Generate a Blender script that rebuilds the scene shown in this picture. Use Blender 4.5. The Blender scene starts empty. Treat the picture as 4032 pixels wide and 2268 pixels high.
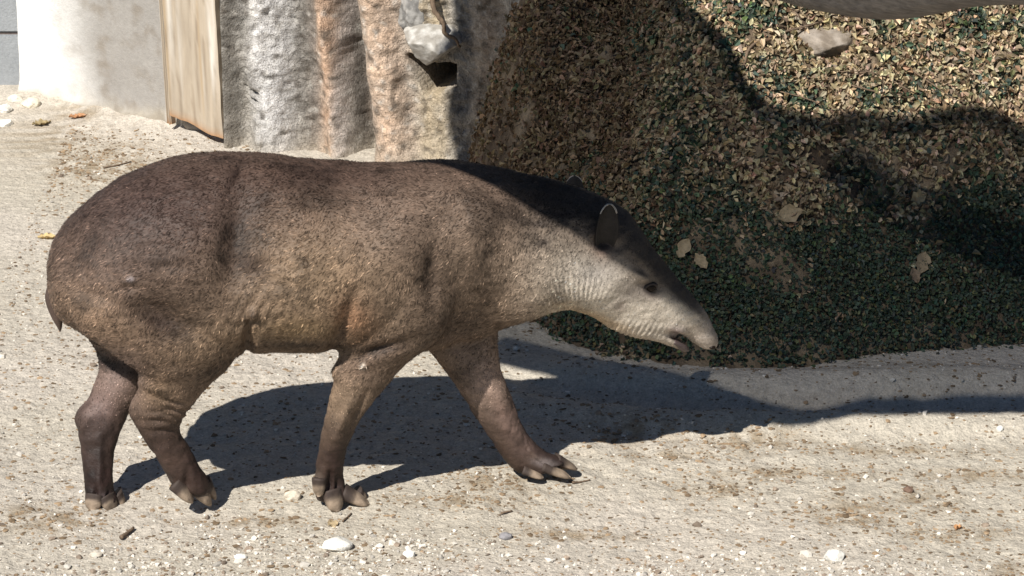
import bpy, bmesh, math, random
import numpy as np
from mathutils import Vector, Matrix

# ------------------------------------------------------------------ camera, sky, sun, exposure
scn = bpy.context.scene
COL = scn.collection
PITCH = math.radians(20.0)
CAM_H = 4.05
FPX = 12600.0
cam_d = bpy.data.cameras.new('camera')
cam = bpy.data.objects.new('camera', cam_d); COL.objects.link(cam)
cam_d.sensor_width = 36.0; cam_d.lens = 36.0 * FPX / 4032.0
cam_d.clip_start = 0.1; cam_d.clip_end = 500.0
cam.location = (0, 0, CAM_H); cam.rotation_euler = (math.radians(90) - PITCH, 0, 0)
scn.camera = cam

SUN = np.array([0.5, 0.8, -1.0]); SUN = SUN / np.linalg.norm(SUN)
world = bpy.data.worlds.new('World'); scn.world = world; world.use_nodes = True
nt = world.node_tree; nt.nodes.clear()
wo = nt.nodes.new('ShaderNodeOutputWorld'); bg = nt.nodes.new('ShaderNodeBackground')
sk = nt.nodes.new('ShaderNodeTexSky'); sk.sky_type = 'NISHITA'; sk.sun_disc = False
sk.sun_elevation = math.asin(-SUN[2]); sk.sun_rotation = math.atan2(-SUN[0], -SUN[1])
sk.air_density = 0.8; sk.dust_density = 0.0; sk.ozone_density = 2.5
bg.inputs['Strength'].default_value = 0.05
nt.links.new(sk.outputs[0], bg.inputs[0]); nt.links.new(bg.outputs[0], wo.inputs[0])
sun_d = bpy.data.lights.new('sun', 'SUN'); sun_d.energy = 5.0; sun_d.angle = math.radians(0.5)
sun_d.color = (1.0, 0.955, 0.88)
sun = bpy.data.objects.new('sun', sun_d); COL.objects.link(sun)
sun.rotation_euler = Vector(SUN).to_track_quat('-Z', 'Y').to_euler(); sun.location = (-6, -8, 12)
scn.view_settings.view_transform = 'Standard'; scn.view_settings.look = 'None'
scn.view_settings.exposure = 0.38; scn.view_settings.gamma = 1.0
scn.render.engine = 'CYCLES'

rng = np.random.default_rng(7)

# ------------------------------------------------------------------ helpers
S = 4032.0 / 2576.0                       # the photograph was measured on a 2576 px wide copy
FW = np.array([0, math.cos(PITCH), -math.sin(PITCH)]); UP = np.array([0, math.sin(PITCH), math.cos(PITCH)])
RT = np.array([1.0, 0, 0]); CAM = np.array([0, 0, CAM_H])
def ray(px, py): return FW + RT * (px * S - 2016) / FPX - UP * (py * S - 1134) / FPX
def gnd(px, py):
    r = ray(px, py); return CAM - r * CAM_H / r[2]

_perm = np.random.default_rng(11).permutation(256); _perm = np.concatenate([_perm, _perm, _perm])
_g = np.random.default_rng(12).normal(size=(256, 3)); _g /= np.linalg.norm(_g, axis=1)[:, None]
def perlin(p):
    p = np.asarray(p, float); i = np.floor(p).astype(int); f = p - i; i &= 255
    u = f * f * f * (f * (f * 6 - 15) + 10)
    def gr(dx, dy, dz):
        h = _perm[_perm[_perm[(i[:, 0] + dx) & 255] + ((i[:, 1] + dy) & 255)] + ((i[:, 2] + dz) & 255)]
        v = _g[h]
        return v[:, 0] * (f[:, 0] - dx) + v[:, 1] * (f[:, 1] - dy) + v[:, 2] * (f[:, 2] - dz)
    def lp(a, b, t): return a + (b - a) * t
    x00 = lp(gr(0, 0, 0), gr(1, 0, 0), u[:, 0]); x10 = lp(gr(0, 1, 0), gr(1, 1, 0), u[:, 0])
    x01 = lp(gr(0, 0, 1), gr(1, 0, 1), u[:, 0]); x11 = lp(gr(0, 1, 1), gr(1, 1, 1), u[:, 0])
    return lp(lp(x00, x10, u[:, 1]), lp(x01, x11, u[:, 1]), u[:, 2])
def fbm(p, o=4, gain=0.5):
    p = np.asarray(p, float); s = np.zeros(len(p)); a = 1.0
    for k in range(o):
        s += a * perlin(p * 2 ** k + k * 17.3); a *= gain
    return s
def sstep(a, b, x):
    t = np.clip((np.asarray(x, float) - a) / (b - a), 0, 1); return t * t * (3 - 2 * t)
def mixc(a, b, t): return a + (np.asarray(b) - a) * np.asarray(t)[..., None]

def link(o, parent=None):
    COL.objects.link(o)
    if parent is not None: o.parent = parent
    return o
def new_mesh(name, V, Fc, mat, smooth=True, col=None):
    V = np.asarray(V, np.float32); me = bpy.data.meshes.new(name)
    Fc = np.asarray(Fc, np.int32)
    me.vertices.add(len(V)); me.vertices.foreach_set('co', V.ravel())
    n, k = Fc.shape
    me.loops.add(n * k); me.loops.foreach_set('vertex_index', Fc.ravel())
    me.polygons.add(n); me.polygons.foreach_set('loop_start', np.arange(0, n * k, k, dtype=np.int32))
    me.polygons.foreach_set('use_smooth', np.full(n, smooth))
    me.update(calc_edges=True); me.validate()
    if col is not None: set_col(me, col)
    me.materials.append(mat)
    return me
def set_col(me, col):
    a = me.color_attributes.new('tint', 'FLOAT_COLOR', 'POINT')
    c = np.ones((len(me.vertices), 4), np.float32); c[:, :3] = np.clip(col, 0, 1); a.data.foreach_set('color', c.ravel())
def obj(name, V, Fc, mat, parent=None, smooth=True, col=None):
    return link(bpy.data.objects.new(name, new_mesh(name, V, Fc, mat, smooth, col)), parent)
def bm_obj(name, bm, mat, parent=None, smooth=False):
    me = bpy.data.meshes.new(name); bm.normal_update(); bm.to_mesh(me); bm.free(); me.materials.append(mat)
    for p in me.polygons: p.use_smooth = smooth
    return link(bpy.data.objects.new(name, me), parent)
def empty(name, loc=(0, 0, 0), rz=0.0):
    o = bpy.data.objects.new(name, None); o.empty_display_size = 0.1; COL.objects.link(o)
    o.location = loc; o.rotation_euler = (0, 0, rz); return o
def tag(o, label=None, cat=None, group=None, kind=None):
    if label: o['label'] = label
    if cat: o['category'] = cat
    if group: o['group'] = group
    if kind: o['kind'] = kind
    return o
def grid_faces(nu, nv):
    i = np.arange(nu - 1)[:, None] * nv + np.arange(nv - 1)[None, :]
    i = i.ravel(); return np.stack([i, i + nv, i + nv + 1, i + 1], 1)

# ------------------------------------------------------------------ materials
def mat_base(name, rough=0.8, spec=0.3):
    m = bpy.data.materials.new(name); m.use_nodes = True; n = m.node_tree
    b = n.nodes['Principled BSDF']; b.inputs['Roughness'].default_value = rough
    b.inputs['Specular IOR Level'].default_value = spec
    return m, n, b
def N(n, t, **kw):
    x = n.nodes.new(t)
    for k, v in kw.items():
        if k in x.inputs: x.inputs[k].default_value = v
        else: setattr(x, k, v)
    return x
def tint_mat(name, rough=0.85, spec=0.25, bumps=((90, 0.4, 0.004),), var=((35, 0.25), (180, 0.25)), stretch=(1, 1, 1), trans=0.0, tint=None, rot=(0, 0, 0)):
    """colour from the mesh's own 'tint' attribute (or a fixed colour), broken up by noise, with noise relief"""
    m, n, b = mat_base(name, rough, spec); L = n.links.new
    if tint is None:
        a = N(n, 'ShaderNodeAttribute', attribute_name='tint'); c = a.outputs['Color']
    else:
        a = N(n, 'ShaderNodeRGB'); a.outputs[0].default_value = (*tint, 1); c = a.outputs[0]
    tc = N(n, 'ShaderNodeTexCoord'); mp = N(n, 'ShaderNodeMapping'); mp.inputs['Scale'].default_value = stretch
    mp.inputs['Rotation'].default_value = rot
    L(tc.outputs['Object'], mp.inputs[0])
    for sc_, amt in var:
        t = N(n, 'ShaderNodeTexNoise', Scale=sc_, Detail=4.0, Roughness=0.6); L(mp.outputs[0], t.inputs['Vector'])
        r = N(n, 'ShaderNodeMapRange'); r.inputs[1].default_value = 0.25; r.inputs[2].default_value = 0.75
        r.inputs[3].default_value = 1 - amt; r.inputs[4].default_value = 1 + amt; L(t.outputs[0], r.inputs[0])
        x = N(n, 'ShaderNodeMix', data_type='RGBA', blend_type='MULTIPLY'); x.inputs[0].default_value = 1.0
        L(c, x.inputs[6]); L(r.outputs[0], x.inputs[7]); c = x.outputs[2]
    L(c, b.inputs['Base Color'])
    nrm = None
    for sc_, st, dist in bumps:
        t = N(n, 'ShaderNodeTexNoise', Scale=sc_, Detail=5.0, Roughness=0.62); L(mp.outputs[0], t.inputs['Vector'])
        bp = N(n, 'ShaderNodeBump', Strength=st, Distance=dist); L(t.outputs[0], bp.inputs['Height'])
        if nrm is not None: L(nrm, bp.inputs['Normal'])
        nrm = bp.outputs[0]
    if nrm is not None: L(nrm, b.inputs['Normal'])
    if trans > 0:
        tr = N(n, 'ShaderNodeBsdfTranslucent'); mx = N(n, 'ShaderNodeMixShader'); mx.inputs[0].default_value = trans
        L(c, tr.inputs[0]); L(b.outputs[0], mx.inputs[1]); L(tr.outputs[0], mx.inputs[2])
        L(mx.outputs[0], n.nodes['Material Output'].inputs[0])
    return m

M = {}
M['sand'] = tint_mat('sand', 0.95, 0.15, bumps=((32, 0.8, 0.020), (110, 0.6, 0.006)), var=((9, 0.10), (45, 0.2), (140, 0.28)))
M['gravel'] = tint_mat('gravel', 0.8, 0.3, bumps=((300, 0.3, 0.002),), var=((200, 0.15),))
M['chips'] = tint_mat('chips', 0.9, 0.2, bumps=(), var=((200, 0.2),))
M['soil'] = tint_mat('soil', 0.95, 0.15, bumps=((60, 0.7, 0.02), (200, 0.6, 0.006)), var=((20, 0.3), (120, 0.3)))
M['leaf'] = tint_mat('leaf', 0.6, 0.3, bumps=(), var=((60, 0.2),), trans=0.15)
M['rock'] = tint_mat('rock', 0.9, 0.2, bumps=((38, 1.0, 0.022), (110, 1.0, 0.010)), var=((12, 0.15), (50, 0.3), (150, 0.35)))
M['plaster'] = tint_mat('plaster', 0.9, 0.2, bumps=((70, 0.5, 0.006), (240, 0.4, 0.002)), var=((6, 0.06), (40, 0.07), (150, 0.06)))
M['block'] = tint_mat('block', 0.9, 0.2, bumps=((90, 0.6, 0.005),), var=((8, 0.1), (90, 0.12)), tint=(0.30, 0.315, 0.33))
M['mortar'] = tint_mat('mortar', 0.95, 0.1, var=((60, 0.2),), tint=(0.16, 0.13, 0.12))
M['board'] = tint_mat('board', 0.85, 0.2, bumps=((60, 0.4, 0.003),), var=((7, 0.12), (45, 0.14)), stretch=(1, 1, 0.12))
M['stone'] = tint_mat('stone', 0.8, 0.3, bumps=((80, 0.5, 0.006), (220, 0.4, 0.002)), var=((40, 0.15), (150, 0.12)))
M['wood'] = tint_mat('wood', 0.9, 0.2, bumps=((40, 0.9, 0.012), (140, 0.6, 0.004)), var=((30, 0.3), (120, 0.25)), stretch=(0.1, 1, 1), tint=(0.20, 0.175, 0.155))
M['twig'] = tint_mat('twig', 0.9, 0.2, var=((60, 0.3),), tint=(0.16, 0.115, 0.08))
M['hide'] = tint_mat('hide', 0.58, 0.30, bumps=((22, 0.3, 0.012), (85, 0.5, 0.005), (240, 0.4, 0.002)), var=((12, 0.22), (45, 0.22), (190, 0.2)), stretch=(0.9, 1, 1.0))
M['hair'] = tint_mat('hair', 0.6, 0.22, bumps=(), var=())
M['hoof'] = tint_mat('hoof', 0.7, 0.3, bumps=((90, 0.5, 0.003),), var=((50, 0.25),))
M['eye'], _n, _b = mat_base('eye', 0.3, 0.12); _b.inputs['Base Color'].default_value = (0.012, 0.008, 0.006, 1)
M['lip'] = tint_mat('lip', 0.45, 0.4, bumps=((90, 0.3, 0.002),), var=((60, 0.2),), tint=(0.085, 0.062, 0.06))
M['lid'] = tint_mat('lid', 0.6, 0.3, bumps=((90, 0.3, 0.002),), var=((60, 0.2),), tint=(0.045, 0.034, 0.03))
M['rim'] = tint_mat('rim', 0.8, 0.2, bumps=(), var=((150, 0.15),), tint=(0.42, 0.39, 0.36))
M['post'] = tint_mat('post', 0.9, 0.2, var=((20, 0.3),), tint=(0.14, 0.10, 0.075))
m_, n_, b_ = mat_base('added_net', 0.9, 0.1); b_.inputs['Base Color'].default_value = (0.05, 0.06, 0.05, 1)
t_ = N(n_, 'ShaderNodeBsdfTransparent'); x_ = N(n_, 'ShaderNodeMixShader'); x_.inputs[0].default_value = 0.37
n_.links.new(b_.outputs[0], x_.inputs[1]); n_.links.new(t_.outputs[0], x_.inputs[2])
n_.links.new(x_.outputs[0], n_.nodes['Material Output'].inputs[0]); M['net'] = m_

# ------------------------------------------------------------------ the ground
def axis(lo, hi, step, far, n):
    a = np.arange(lo, hi + 1e-6, step); k = np.linspace(0, 1, n + 1)[1:] ** 2.2
    return np.concatenate([(lo - far * k)[::-1], a, hi + far * k])
def ground_h(x, y):
    p = np.stack([x, y, np.zeros_like(x)], 1)
    h = 0.020 * perlin(p * 1.3 + 3) + 0.009 * fbm(p * 5.5, 3) + 0.0055 * fbm(p * 22 + 9, 3)
    near = np.exp(-(((x + 0.1) / 1.3) ** 2 + ((y - 9.75) / 0.55) ** 2))            # trampled, lumpy strip
    h += near * 0.013 * fbm(p * 13 + 40, 3)
    # wheel ruts in front of the bank
    for off in (0.22, 0.42, 0.60):
        yb = 10.45 - off + 0.10 * np.clip(x - 1.0, -1, 2) ** 2 * 0.4 + 0.25 * np.clip(0.5 - x, 0, 2)
        h += sstep(-0.2, 0.4, x) * 0.020 * np.cos(np.clip((y - yb) / 0.055, -math.pi, math.pi)) * (1 if off != 0.42 else -1)
    # dirt banked up against the wall
    d = (x + 1.42) * -0.552 + (y - 13.07) * -0.834                                   # distance in front of the wall
    h += 0.05 * np.exp(-np.clip(d, 0, 9) / 0.12) * sstep(-0.9, -1.6, x)
    return h * sstep(60, 8, np.hypot(x, y - 11))
xs = axis(-1.95, 2.0, 0.0105, 90, 26); ys = axis(8.55, 13.6, 0.0125, 90, 26)
X, Y = np.meshgrid(xs, ys, indexing='ij'); x = X.ravel(); y = Y.ravel()
GH = ground_h(x, y)
p3 = np.stack([x, y, np.zeros_like(x)], 1)
w = sstep(-0.25, 0.45, fbm(p3 * 1.1 + 5, 3))[:, None]
gcol = np.array([0.475, 0.432, 0.362]) * (1 - w) + np.array([0.505, 0.457, 0.395]) * w
def in_patch(x, y, patches):
    t = np.zeros_like(x)
    for px, py, rx, ry in patches:
        c = gnd(px, py); t = np.maximum(t, np.exp(-((x - c[0]) / rx) ** 2 - ((y - c[1]) / ry) ** 2))
    return t
LITTER = [(150, 1310, .14, .10), (230, 405, .22, .30), (90, 350, .25, .25), (2150, 1280, .16, .12), (2330, 1240, .10, .10), (1900, 1100, .18, .10),
          (1250, 1210, .14, .10), (1800, 1215, .12, .07), (2530, 1420, .07, .06), (1590, 1080, .16, .10), (60, 1300, .1, .1), (200, 300, .16, .12), (330, 430, .25, .18), (2000, 1180, .30, .05), (2250, 1120, .25, .05), (1700, 1130, .22, .04), (1150, 1260, .2, .05), (2400, 1330, .16, .05), (620, 1310, .18, .04), (2450, 1180, .2, .05), (1450, 1330, .2, .04)]
lt = in_patch(x, y, LITTER) * sstep(-0.35, 0.3, fbm(p3 * 14 + 2, 3))
gcol = mixc(gcol, [0.25, 0.19, 0.12], 0.8 * lt)
sp = sstep(0.30, 0.55, perlin(p3 * 48)); gcol = mixc(gcol, [0.24, 0.185, 0.135], 0.5 * sp)
gcol = mixc(gcol, [0.07, 0.085, 0.04], sstep(5.0, 9.0, np.hypot(x, y - 10.5)))
ground = obj('ground', np.stack([x, y, GH], 1), grid_faces(len(xs), len(ys)), M['sand'], col=gcol)
tag(ground, 'pale sandy ground of the enclosure with scattered pebbles and litter', kind='structure')
def gz(x, y): return float(ground_h(np.array([float(x)]), np.array([float(y)]))[0])

# ------------------------------------------------------------------ the leafy bank
BASE = np.array([(-.42, 15), (-.20, 12.9), (-.14, 12.0), (0, 10.95), (.2, 10.62), (.45, 10.48), (.96, 10.41), (1.8, 10.62), (3, 11), (6, 12)])
def bank_sd(x, y):
    best = np.full(len(x), 1e9); sg = np.ones(len(x))
    for a, b in zip(BASE[:-1], BASE[1:]):
        d = b - a; t = np.clip(((x - a[0]) * d[0] + (y - a[1]) * d[1]) / (d @ d), 0, 1)
        r = np.hypot(x - a[0] - t * d[0], y - a[1] - t * d[1])
        s = np.where(d[0] * (y - a[1]) - d[1] * (x - a[0]) > 0, 1.0, -1.0)
        u = r < best - 1e-9; best = np.where(u, r, best); sg = np.where(u, s, sg)
    return best * sg
def bank_h(x, y):
    x = np.asarray(x, float); y = np.asarray(y, float)
    d = bank_sd(x, y); p = np.stack([x, y, 0 * x], 1)
    d = d + 0.07 * perlin(p * 3.0 + 8) * sstep(-.1, .4, d)
    sl = 1.15 + 2.6 * sstep(0.45, -0.1, x) * sstep(11.2, 12.2, y)
    h = np.where(d > 0, sl * d, 0.35 * d)
    h = np.where(h > 1.5, 1.5 + (h - 1.5) * 0.25, h)
    up = sstep(0.0, 0.35, d)
    rg = 1 - 2 * np.abs(fbm(p * np.array([3.2, 3.2, 1]) + 91, 3))
    h = h + up * (0.085 * fbm(p * 2.6 + 31, 3) + 0.055 * rg * sstep(0.15, 0.5, d) + 0.045 * fbm(p * 9, 3)) + 0.006 * fbm(p * 40, 2)
    # hollow under the embedded stone
    q = np.array([1.13, 11.235]); h -= 0.11 * np.exp(-((x - q[0]) / 0.10) ** 2 - ((y - q[1]) / 0.045) ** 2)
    return h - 0.012 + 0.02 * sstep(-0.02, 0.06, d)
bx = axis(-0.55, 2.15, 0.013, 5, 14); by = axis(10.25, 13.4, 0.013, 9, 16); by = by[by > 10.2]
X, Y = np.meshgrid(bx, by, indexing='ij'); x = X.ravel(); y = Y.ravel(); BH = bank_h(x, y)
p3 = np.stack([x, y, BH], 1)
bw = sstep(-0.3, 0.4, fbm(p3 * 5, 3))
bcol = mixc(np.tile([0.10, 0.073, 0.052], (len(x), 1)), [0.27, 0.21, 0.145], bw)
bank = obj('bank', p3, grid_faces(len(bx), len(by)), M['soil'], col=bcol)
tag(bank, 'steep earth bank behind the animal, covered in leaves', kind='structure')

def bank_pt(px, py):
    r = ray(px, py); t = np.linspace(9.5, 16, 1400); P_ = CAM + r[None, :] * t[:, None]
    k = np.argmax(P_[:, 2] < np.maximum(bank_h(P_[:, 0], P_[:, 1]), 0)); return P_[k]

# ------------------------------------------------------------------ rock formation, wall, board
RA = np.array([-1.21, 12.97]); RB = np.array([-0.20, 12.66]); RD = (RB - RA) / np.linalg.norm(RB - RA)
RN = np.array([RD[1], -RD[0]])                 # towards the camera
def rock_s(px, py):                            # metres along / up the rock's face for a measured pixel
    r = ray(px, py); n = np.array([RN[0], RN[1], 0]); A = np.array([RA[0], RA[1], 0])
    t = ((A - CAM) @ n) / (r @ n); q = CAM + r * t
    return float((q[:2] - RA) @ RD), float(q[2])
ss = axis(-0.02, 1.5, 0.0085, 2.0, 14); ss = np.concatenate([np.arange(-.08, -.02, .0085), ss[ss >= -0.021]])
WA = np.array([-2.17, 13.56]); WB = np.array([-1.20, 12.925]); WD = (WB - WA) / np.linalg.norm(WB - WA); WN = np.array([WD[1], -WD[0]])
WL = float(np.linalg.norm(WB - WA))
def wall_s(px, py):
    r = ray(px, py); n = np.array([WN[0], WN[1], 0]); A = np.array([WA[0], WA[1], 0])
    t = ((A - CAM) @ n) / (r @ n); q = CAM + r * t
    return float((q[:2] - WA) @ WD), float(q[2])
sL, _ = wall_s(45, 120); sB, _ = wall_s(430, 150); sE, _ = wall_s(562, 150)
BE = WA + WD * (sE + 0.054) + WN * 0.088          # the board's outer right edge
zz = np.concatenate([np.arange(-0.06, 1.0, 0.0085), np.linspace(1.02, 2.6, 40)])
SS, ZZ = np.meshgrid(ss, zz, indexing='ij'); s = SS.ravel(); z = ZZ.ravel()
pr = np.stack([s, z, 0 * s], 1)
wob = 0.035 * perlin(pr * np.array([2, 2.6, 1]) + 4) + 0.012 * fbm(pr * 9, 3)
lean = 0.16 * z                                 # ribs drift to the left going up
def rib(px0, py0, wd, amp):
    s0, z0 = rock_s(px0, py0)
    return amp * np.exp(-np.abs((s + wob + 0.14 * (z - z0) - s0) / wd) ** 2.4)
relief = (rib(690, 300, .105, .115) + rib(850, 330, .05, .05) + rib(1000, 330, .095, .125) + rib(825, 60, .04, .05)
          - rib(905, 200, .045, .12) + rib(600, 250, .05, .03) + rib(1120, 330, .10, .06) + rib(1330, 200, .2, .09))
relief += 0.030 * fbm(pr * 4.5 + 20, 3) + 0.012 * fbm(pr * 17 + 3, 3) + 0.016 * fbm(pr * 34, 2)
relief += 0.05 * np.exp(-z / 0.06) - 0.04 * z 
# notch with a black crevice under the pale boulder
sc, zc = rock_s(1096, 172)
def inside(poly):
    P_ = np.array([rock_s(*q) for q in poly]); m = np.full(len(s), 1e9); c = P_.mean(0)
    for a_, b_ in zip(P_, np.roll(P_, -1, 0)):
        e_ = b_ - a_; n_2 = np.array([-e_[1], e_[0]]) / np.linalg.norm(e_); n_2 = n_2 if (c - a_) @ n_2 > 0 else -n_2
        m = np.minimum(m, (s - a_[0]) * n_2[0] + (z - a_[1]) * n_2[1])
    return m
tri = sstep(-0.004, 0.012, inside([(1030, 132), (1150, 160), (1150, 212), (1082, 232)]) + 0.008 * fbm(pr * 22, 2))
relief -= 0.50 * tri
s1, z1 = rock_s(655, 215); relief -= 0.035 * np.exp(-((s - s1) / 0.04) ** 2 - ((z - z1 + 0.5 * (s - s1)) / 0.008) ** 2)
s1, z1 = rock_s(660, 235); relief -= 0.035 * np.exp(-((s - s1) / 0.03) ** 2 - ((z - z1 + 0.4 * (s - s1)) / 0.007) ** 2)
qb = BE - RA; s_b = qb @ RD; o_b = qb @ RN
kk = sstep(s_b + 0.10, s_b + 0.005, s)
relief = relief * (1 - kk) + (o_b + 0.25 * relief) * kk; relief = np.where(s < s_b + 0.003, o_b - 0.20, relief)
V = np.stack([RA[0] + RD[0] * s + RN[0] * relief, RA[1] + RD[1] * s + RN[1] * relief, z], 1)
grey = np.array([0.36, 0.335, 0.30]); rc = np.tile(grey, (len(s), 1))
def stain_shade(pxs, wd, col, amt, soft=0.5):
    global rc
    pts = sorted([rock_s(*q)[::-1] for q in pxs]); zs = np.array([q[0] for q in pts]); sv = np.array([q[1] for q in pts])
    c = np.interp(z, zs, sv); t = np.exp(-np.abs((s + 0.6 * wob - c) / wd) ** 2.5) * amt * (0.75 + soft * perlin(pr * 14 + 60))
    rc = mixc(rc, col, np.clip(t, 0, 1))
stain_shade([(690, 60), (700, 200), (715, 380)], .085, [0.74, 0.725, 0.72], 1.0)
stain_shade([(595, 0), (600, 200), (605, 380)], .055, [0.17, 0.155, 0.135], .95)
stain_shade([(760, 0), (770, 120)], .05, [0.14, 0.125, 0.11], .9)
stain_shade([(820, 0), (832, 160)], .060, [0.62, 0.41, 0.28], 1.0)
stain_shade([(865, 250), (880, 390)], .028, [0.55, 0.49, 0.46], .9)
stain_shade([(790, 100), (800, 390)], .035, [0.20, 0.175, 0.155], .8)
stain_shade([(880, 0), (895, 150), (925, 390)], .040, [0.045, 0.038, 0.033], 1.0)  # shade inside the groove, painted as a dark streak
stain_shade([(960, 0), (985, 200), (1010, 390)], .105, [0.66, 0.475, 0.345], 1.0)
stain_shade([(1090, 0), (1100, 250), (1110, 390)], .07, [0.48, 0.385, 0.255], 1.0)
stain_shade([(1240, 0), (1230, 390)], .10, [0.20, 0.155, 0.12], 1.0)
rc = mixc(rc, [0.10, 0.085, 0.07], 0.75 * sstep(0.10, 0.42, perlin(pr * 26 + 5)) )
rc = mixc(rc, [0.62, 0.59, 0.54], 0.5 * sstep(0.15, 0.45, perlin(pr * 33 + 15)))
rc = rc * (1 + 0.45 * fbm(pr * 8 + 44, 4))[:, None]
rc = mixc(rc, [0.42, 0.36, 0.28], 0.6 * np.exp(-np.clip(z, 0, 9) / 0.05))
rock = obj('rock_formation', V, grid_faces(len(ss), len(zz))[:, ::-1], M['rock'], col=rc)
tag(rock, 'ribbed artificial rock face with grey and pinkish orange streaks beside the pale board', 'rock')

def blob(rx, ry, rz, seed, sub=4, amp=0.18, freq=1.4, facets=0, cut=0.72):
    bm = bmesh.new(); bmesh.ops.create_icosphere(bm, subdivisions=sub, radius=1.0)
    V = np.array([v.co[:] for v in bm.verts]); F_ = np.array([[v.index for v in f.verts] for f in bm.faces]); bm.free()
    r = 1 + amp * fbm(V * freq + seed * 7.7, 3)
    V = V * r[:, None]
    g = np.random.default_rng(seed)
    for _ in range(facets):
        n = g.normal(size=3); n /= np.linalg.norm(n); d = V @ n; k = cut + 0.2 * g.random()
        V = V - np.clip(d - k, 0, None)[:, None] * n * 0.85
    return V * np.array([rx, ry, rz]), F_
def rock_world(sv, zv, off): return np.array([RA[0] + RD[0] * sv + RN[0] * off, RA[1] + RD[1] * sv + RN[1] * off, zv])
Vb, Fb = blob(.120, .14, .112, 8, 5, .2, 1.5, 16, .62); Vb = Vb * (1 + 0.03 * fbm(Vb * 60, 3))[:, None]
sv, zv = rock_s(1088, 104); Vb = Vb + rock_world(sv, zv, 0.015)
bl = obj('boulder', Vb, Fb, M['stone'], rock, col=mixc(np.tile([0.30, 0.28, 0.25], (len(Vb), 1)), [0.50, 0.485, 0.455], sstep(-.3, .3, fbm(Vb * 30, 2))))
bl['label'] = 'pale grey boulder set in the rock above a dark crevice'
Vb, Fb = blob(.07, .06, .09, 15, 5, .35, 1.5, 9); Vb = Vb * (1 + 0.05 * fbm(Vb * 55, 3))[:, None]
sv, zv = rock_s(1040, 22); Vb = Vb + rock_world(sv, zv, -0.005)
obj('boulder', Vb, Fb, M['stone'], rock, col=mixc(np.tile([0.15, 0.145, 0.14], (len(Vb), 1)), [0.30, 0.29, 0.275], sstep(-.3, .3, fbm(Vb * 35, 3))))

def tube(path, radii, n=8, seed=0, rough=0.0):
    path = np.asarray(path, float); radii = np.broadcast_to(np.asarray(radii, float), (len(path),))
    T = np.gradient(path, axis=0); T /= np.linalg.norm(T, axis=1)[:, None]
    ref = np.array([0, 0, 1.0]) if abs(T[len(T) // 2][2]) < 0.9 else np.array([0, 1.0, 0])
    A = np.cross(T, ref); A /= np.linalg.norm(A, axis=1)[:, None]; B = np.cross(T, A)
    th = np.linspace(0, 2 * math.pi, n, endpoint=False)
    V = path[:, None, :] + radii[:, None, None] * (A[:, None, :] * np.cos(th)[None, :, None] + B[:, None, :] * np.sin(th)[None, :, None])
    V = V.reshape(-1, 3)
    if rough: V = V + rough * np.random.default_rng(seed).normal(size=V.shape)
    m = len(path); f = []
    for i in range(m - 1):
        for j in range(n):
            a = i * n + j; b = i * n + (j + 1) % n; f.append((a, b, b + n, a + n))
    V = np.vstack([V, path[0], path[-1]])
    for j in range(n):
        f.append((m * n, (j + 1) % n, j, j)); f.append((m * n + 1, (m - 1) * n + j, (m - 1) * n + (j + 1) % n, (m - 1) * n + (j + 1) % n))
    return V, f
def tube_obj(name, path, radii, mat, parent=None, n=8, seed=0, rough=0.0):
    V, f = tube(path, radii, n, seed, rough); me = bpy.data.meshes.new(name)
    me.from_pydata([tuple(v) for v in V], [], [tuple(dict.fromkeys(q)) for q in f]); me.update()
    for p in me.polygons: p.use_smooth = True
    me.materials.append(mat); return link(bpy.data.objects.new(name, me), parent)
def smooth_path(pts, k=8):
    pts = np.asarray(pts, float); P0 = np.vstack([2 * pts[0] - pts[1], pts, 2 * pts[-1] - pts[-2]]); out = []
    for i in range(1, len(P0) - 2):
        for t in np.linspace(0, 1, k, endpoint=False):
            a, b, c, d = P0[i - 1:i + 3]
            out.append(0.5 * ((2 * b) + (-a + c) * t + (2 * a - 5 * b + 4 * c - d) * t * t + (-a + 3 * b - 3 * c + d) * t ** 3))
    out.append(pts[-1]); return np.array(out)
# root hanging over the rock's edge
pth = [rock_world(*rock_s(px, py), off) for px, py, off in ((1096, -30, .06), (1108, 15, .075), (1130, 45, .08), (1135, 70, .085), (1160, 85, .08), (1168, 110, .06))]
tag(tube_obj('root', smooth_path(pth), np.linspace(.012, .005, 41), M['twig'], seed=3, rough=.0012), 'dark root curling over the edge of the rock beside the pale boulder', 'root')

# plastered wall, board, block wall
sv = np.concatenate([[sL - 0.0, sL, sL], np.linspace(sL + 0.004, WL - 0.02, 90)]); dv = np.concatenate([[-0.35, -0.03, -0.006], np.zeros(90)])
zv = np.concatenate([np.linspace(-0.08, 0.9, 100), np.linspace(0.95, 2.6, 25)])
SS, ZZ = np.meshgrid(np.arange(len(sv)), zv, indexing='ij'); k = SS.ravel().astype(int); s = sv[k]; d = dv[k]; z = ZZ.ravel()
pw = np.stack([s, z, 0 * s], 1)
d = d + (0.004 * fbm(pw * 6, 3) + 0.0015 * fbm(pw * 40, 2)) * (k > 2) + 0.03 * np.exp(-np.clip(z - 0.05, 0, 9) / 0.03) * (0.6 + fbm(pw * 12, 2)) * (k > 2)
V = np.stack([WA[0] + WD[0] * s + WN[0] * d, WA[1] + WD[1] * s + WN[1] * d, z], 1)
q = (s - sL) / (sB - sL)
wc = np.tile([0.74, 0.73, 0.71], (len(s), 1))
wc = mixc(wc, [0.27, 0.25, 0.228], sstep(0.16, 0.58, q + 0.10 * fbm(pw * 3, 3) + 0.12 * (z - 0.3)) * 0.9)
wc = mixc(wc, [0.42, 0.37, 0.29], sstep(0.12, 0.02, z + 0.05 * fbm(pw * 7, 3)) * 0.75)
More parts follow.
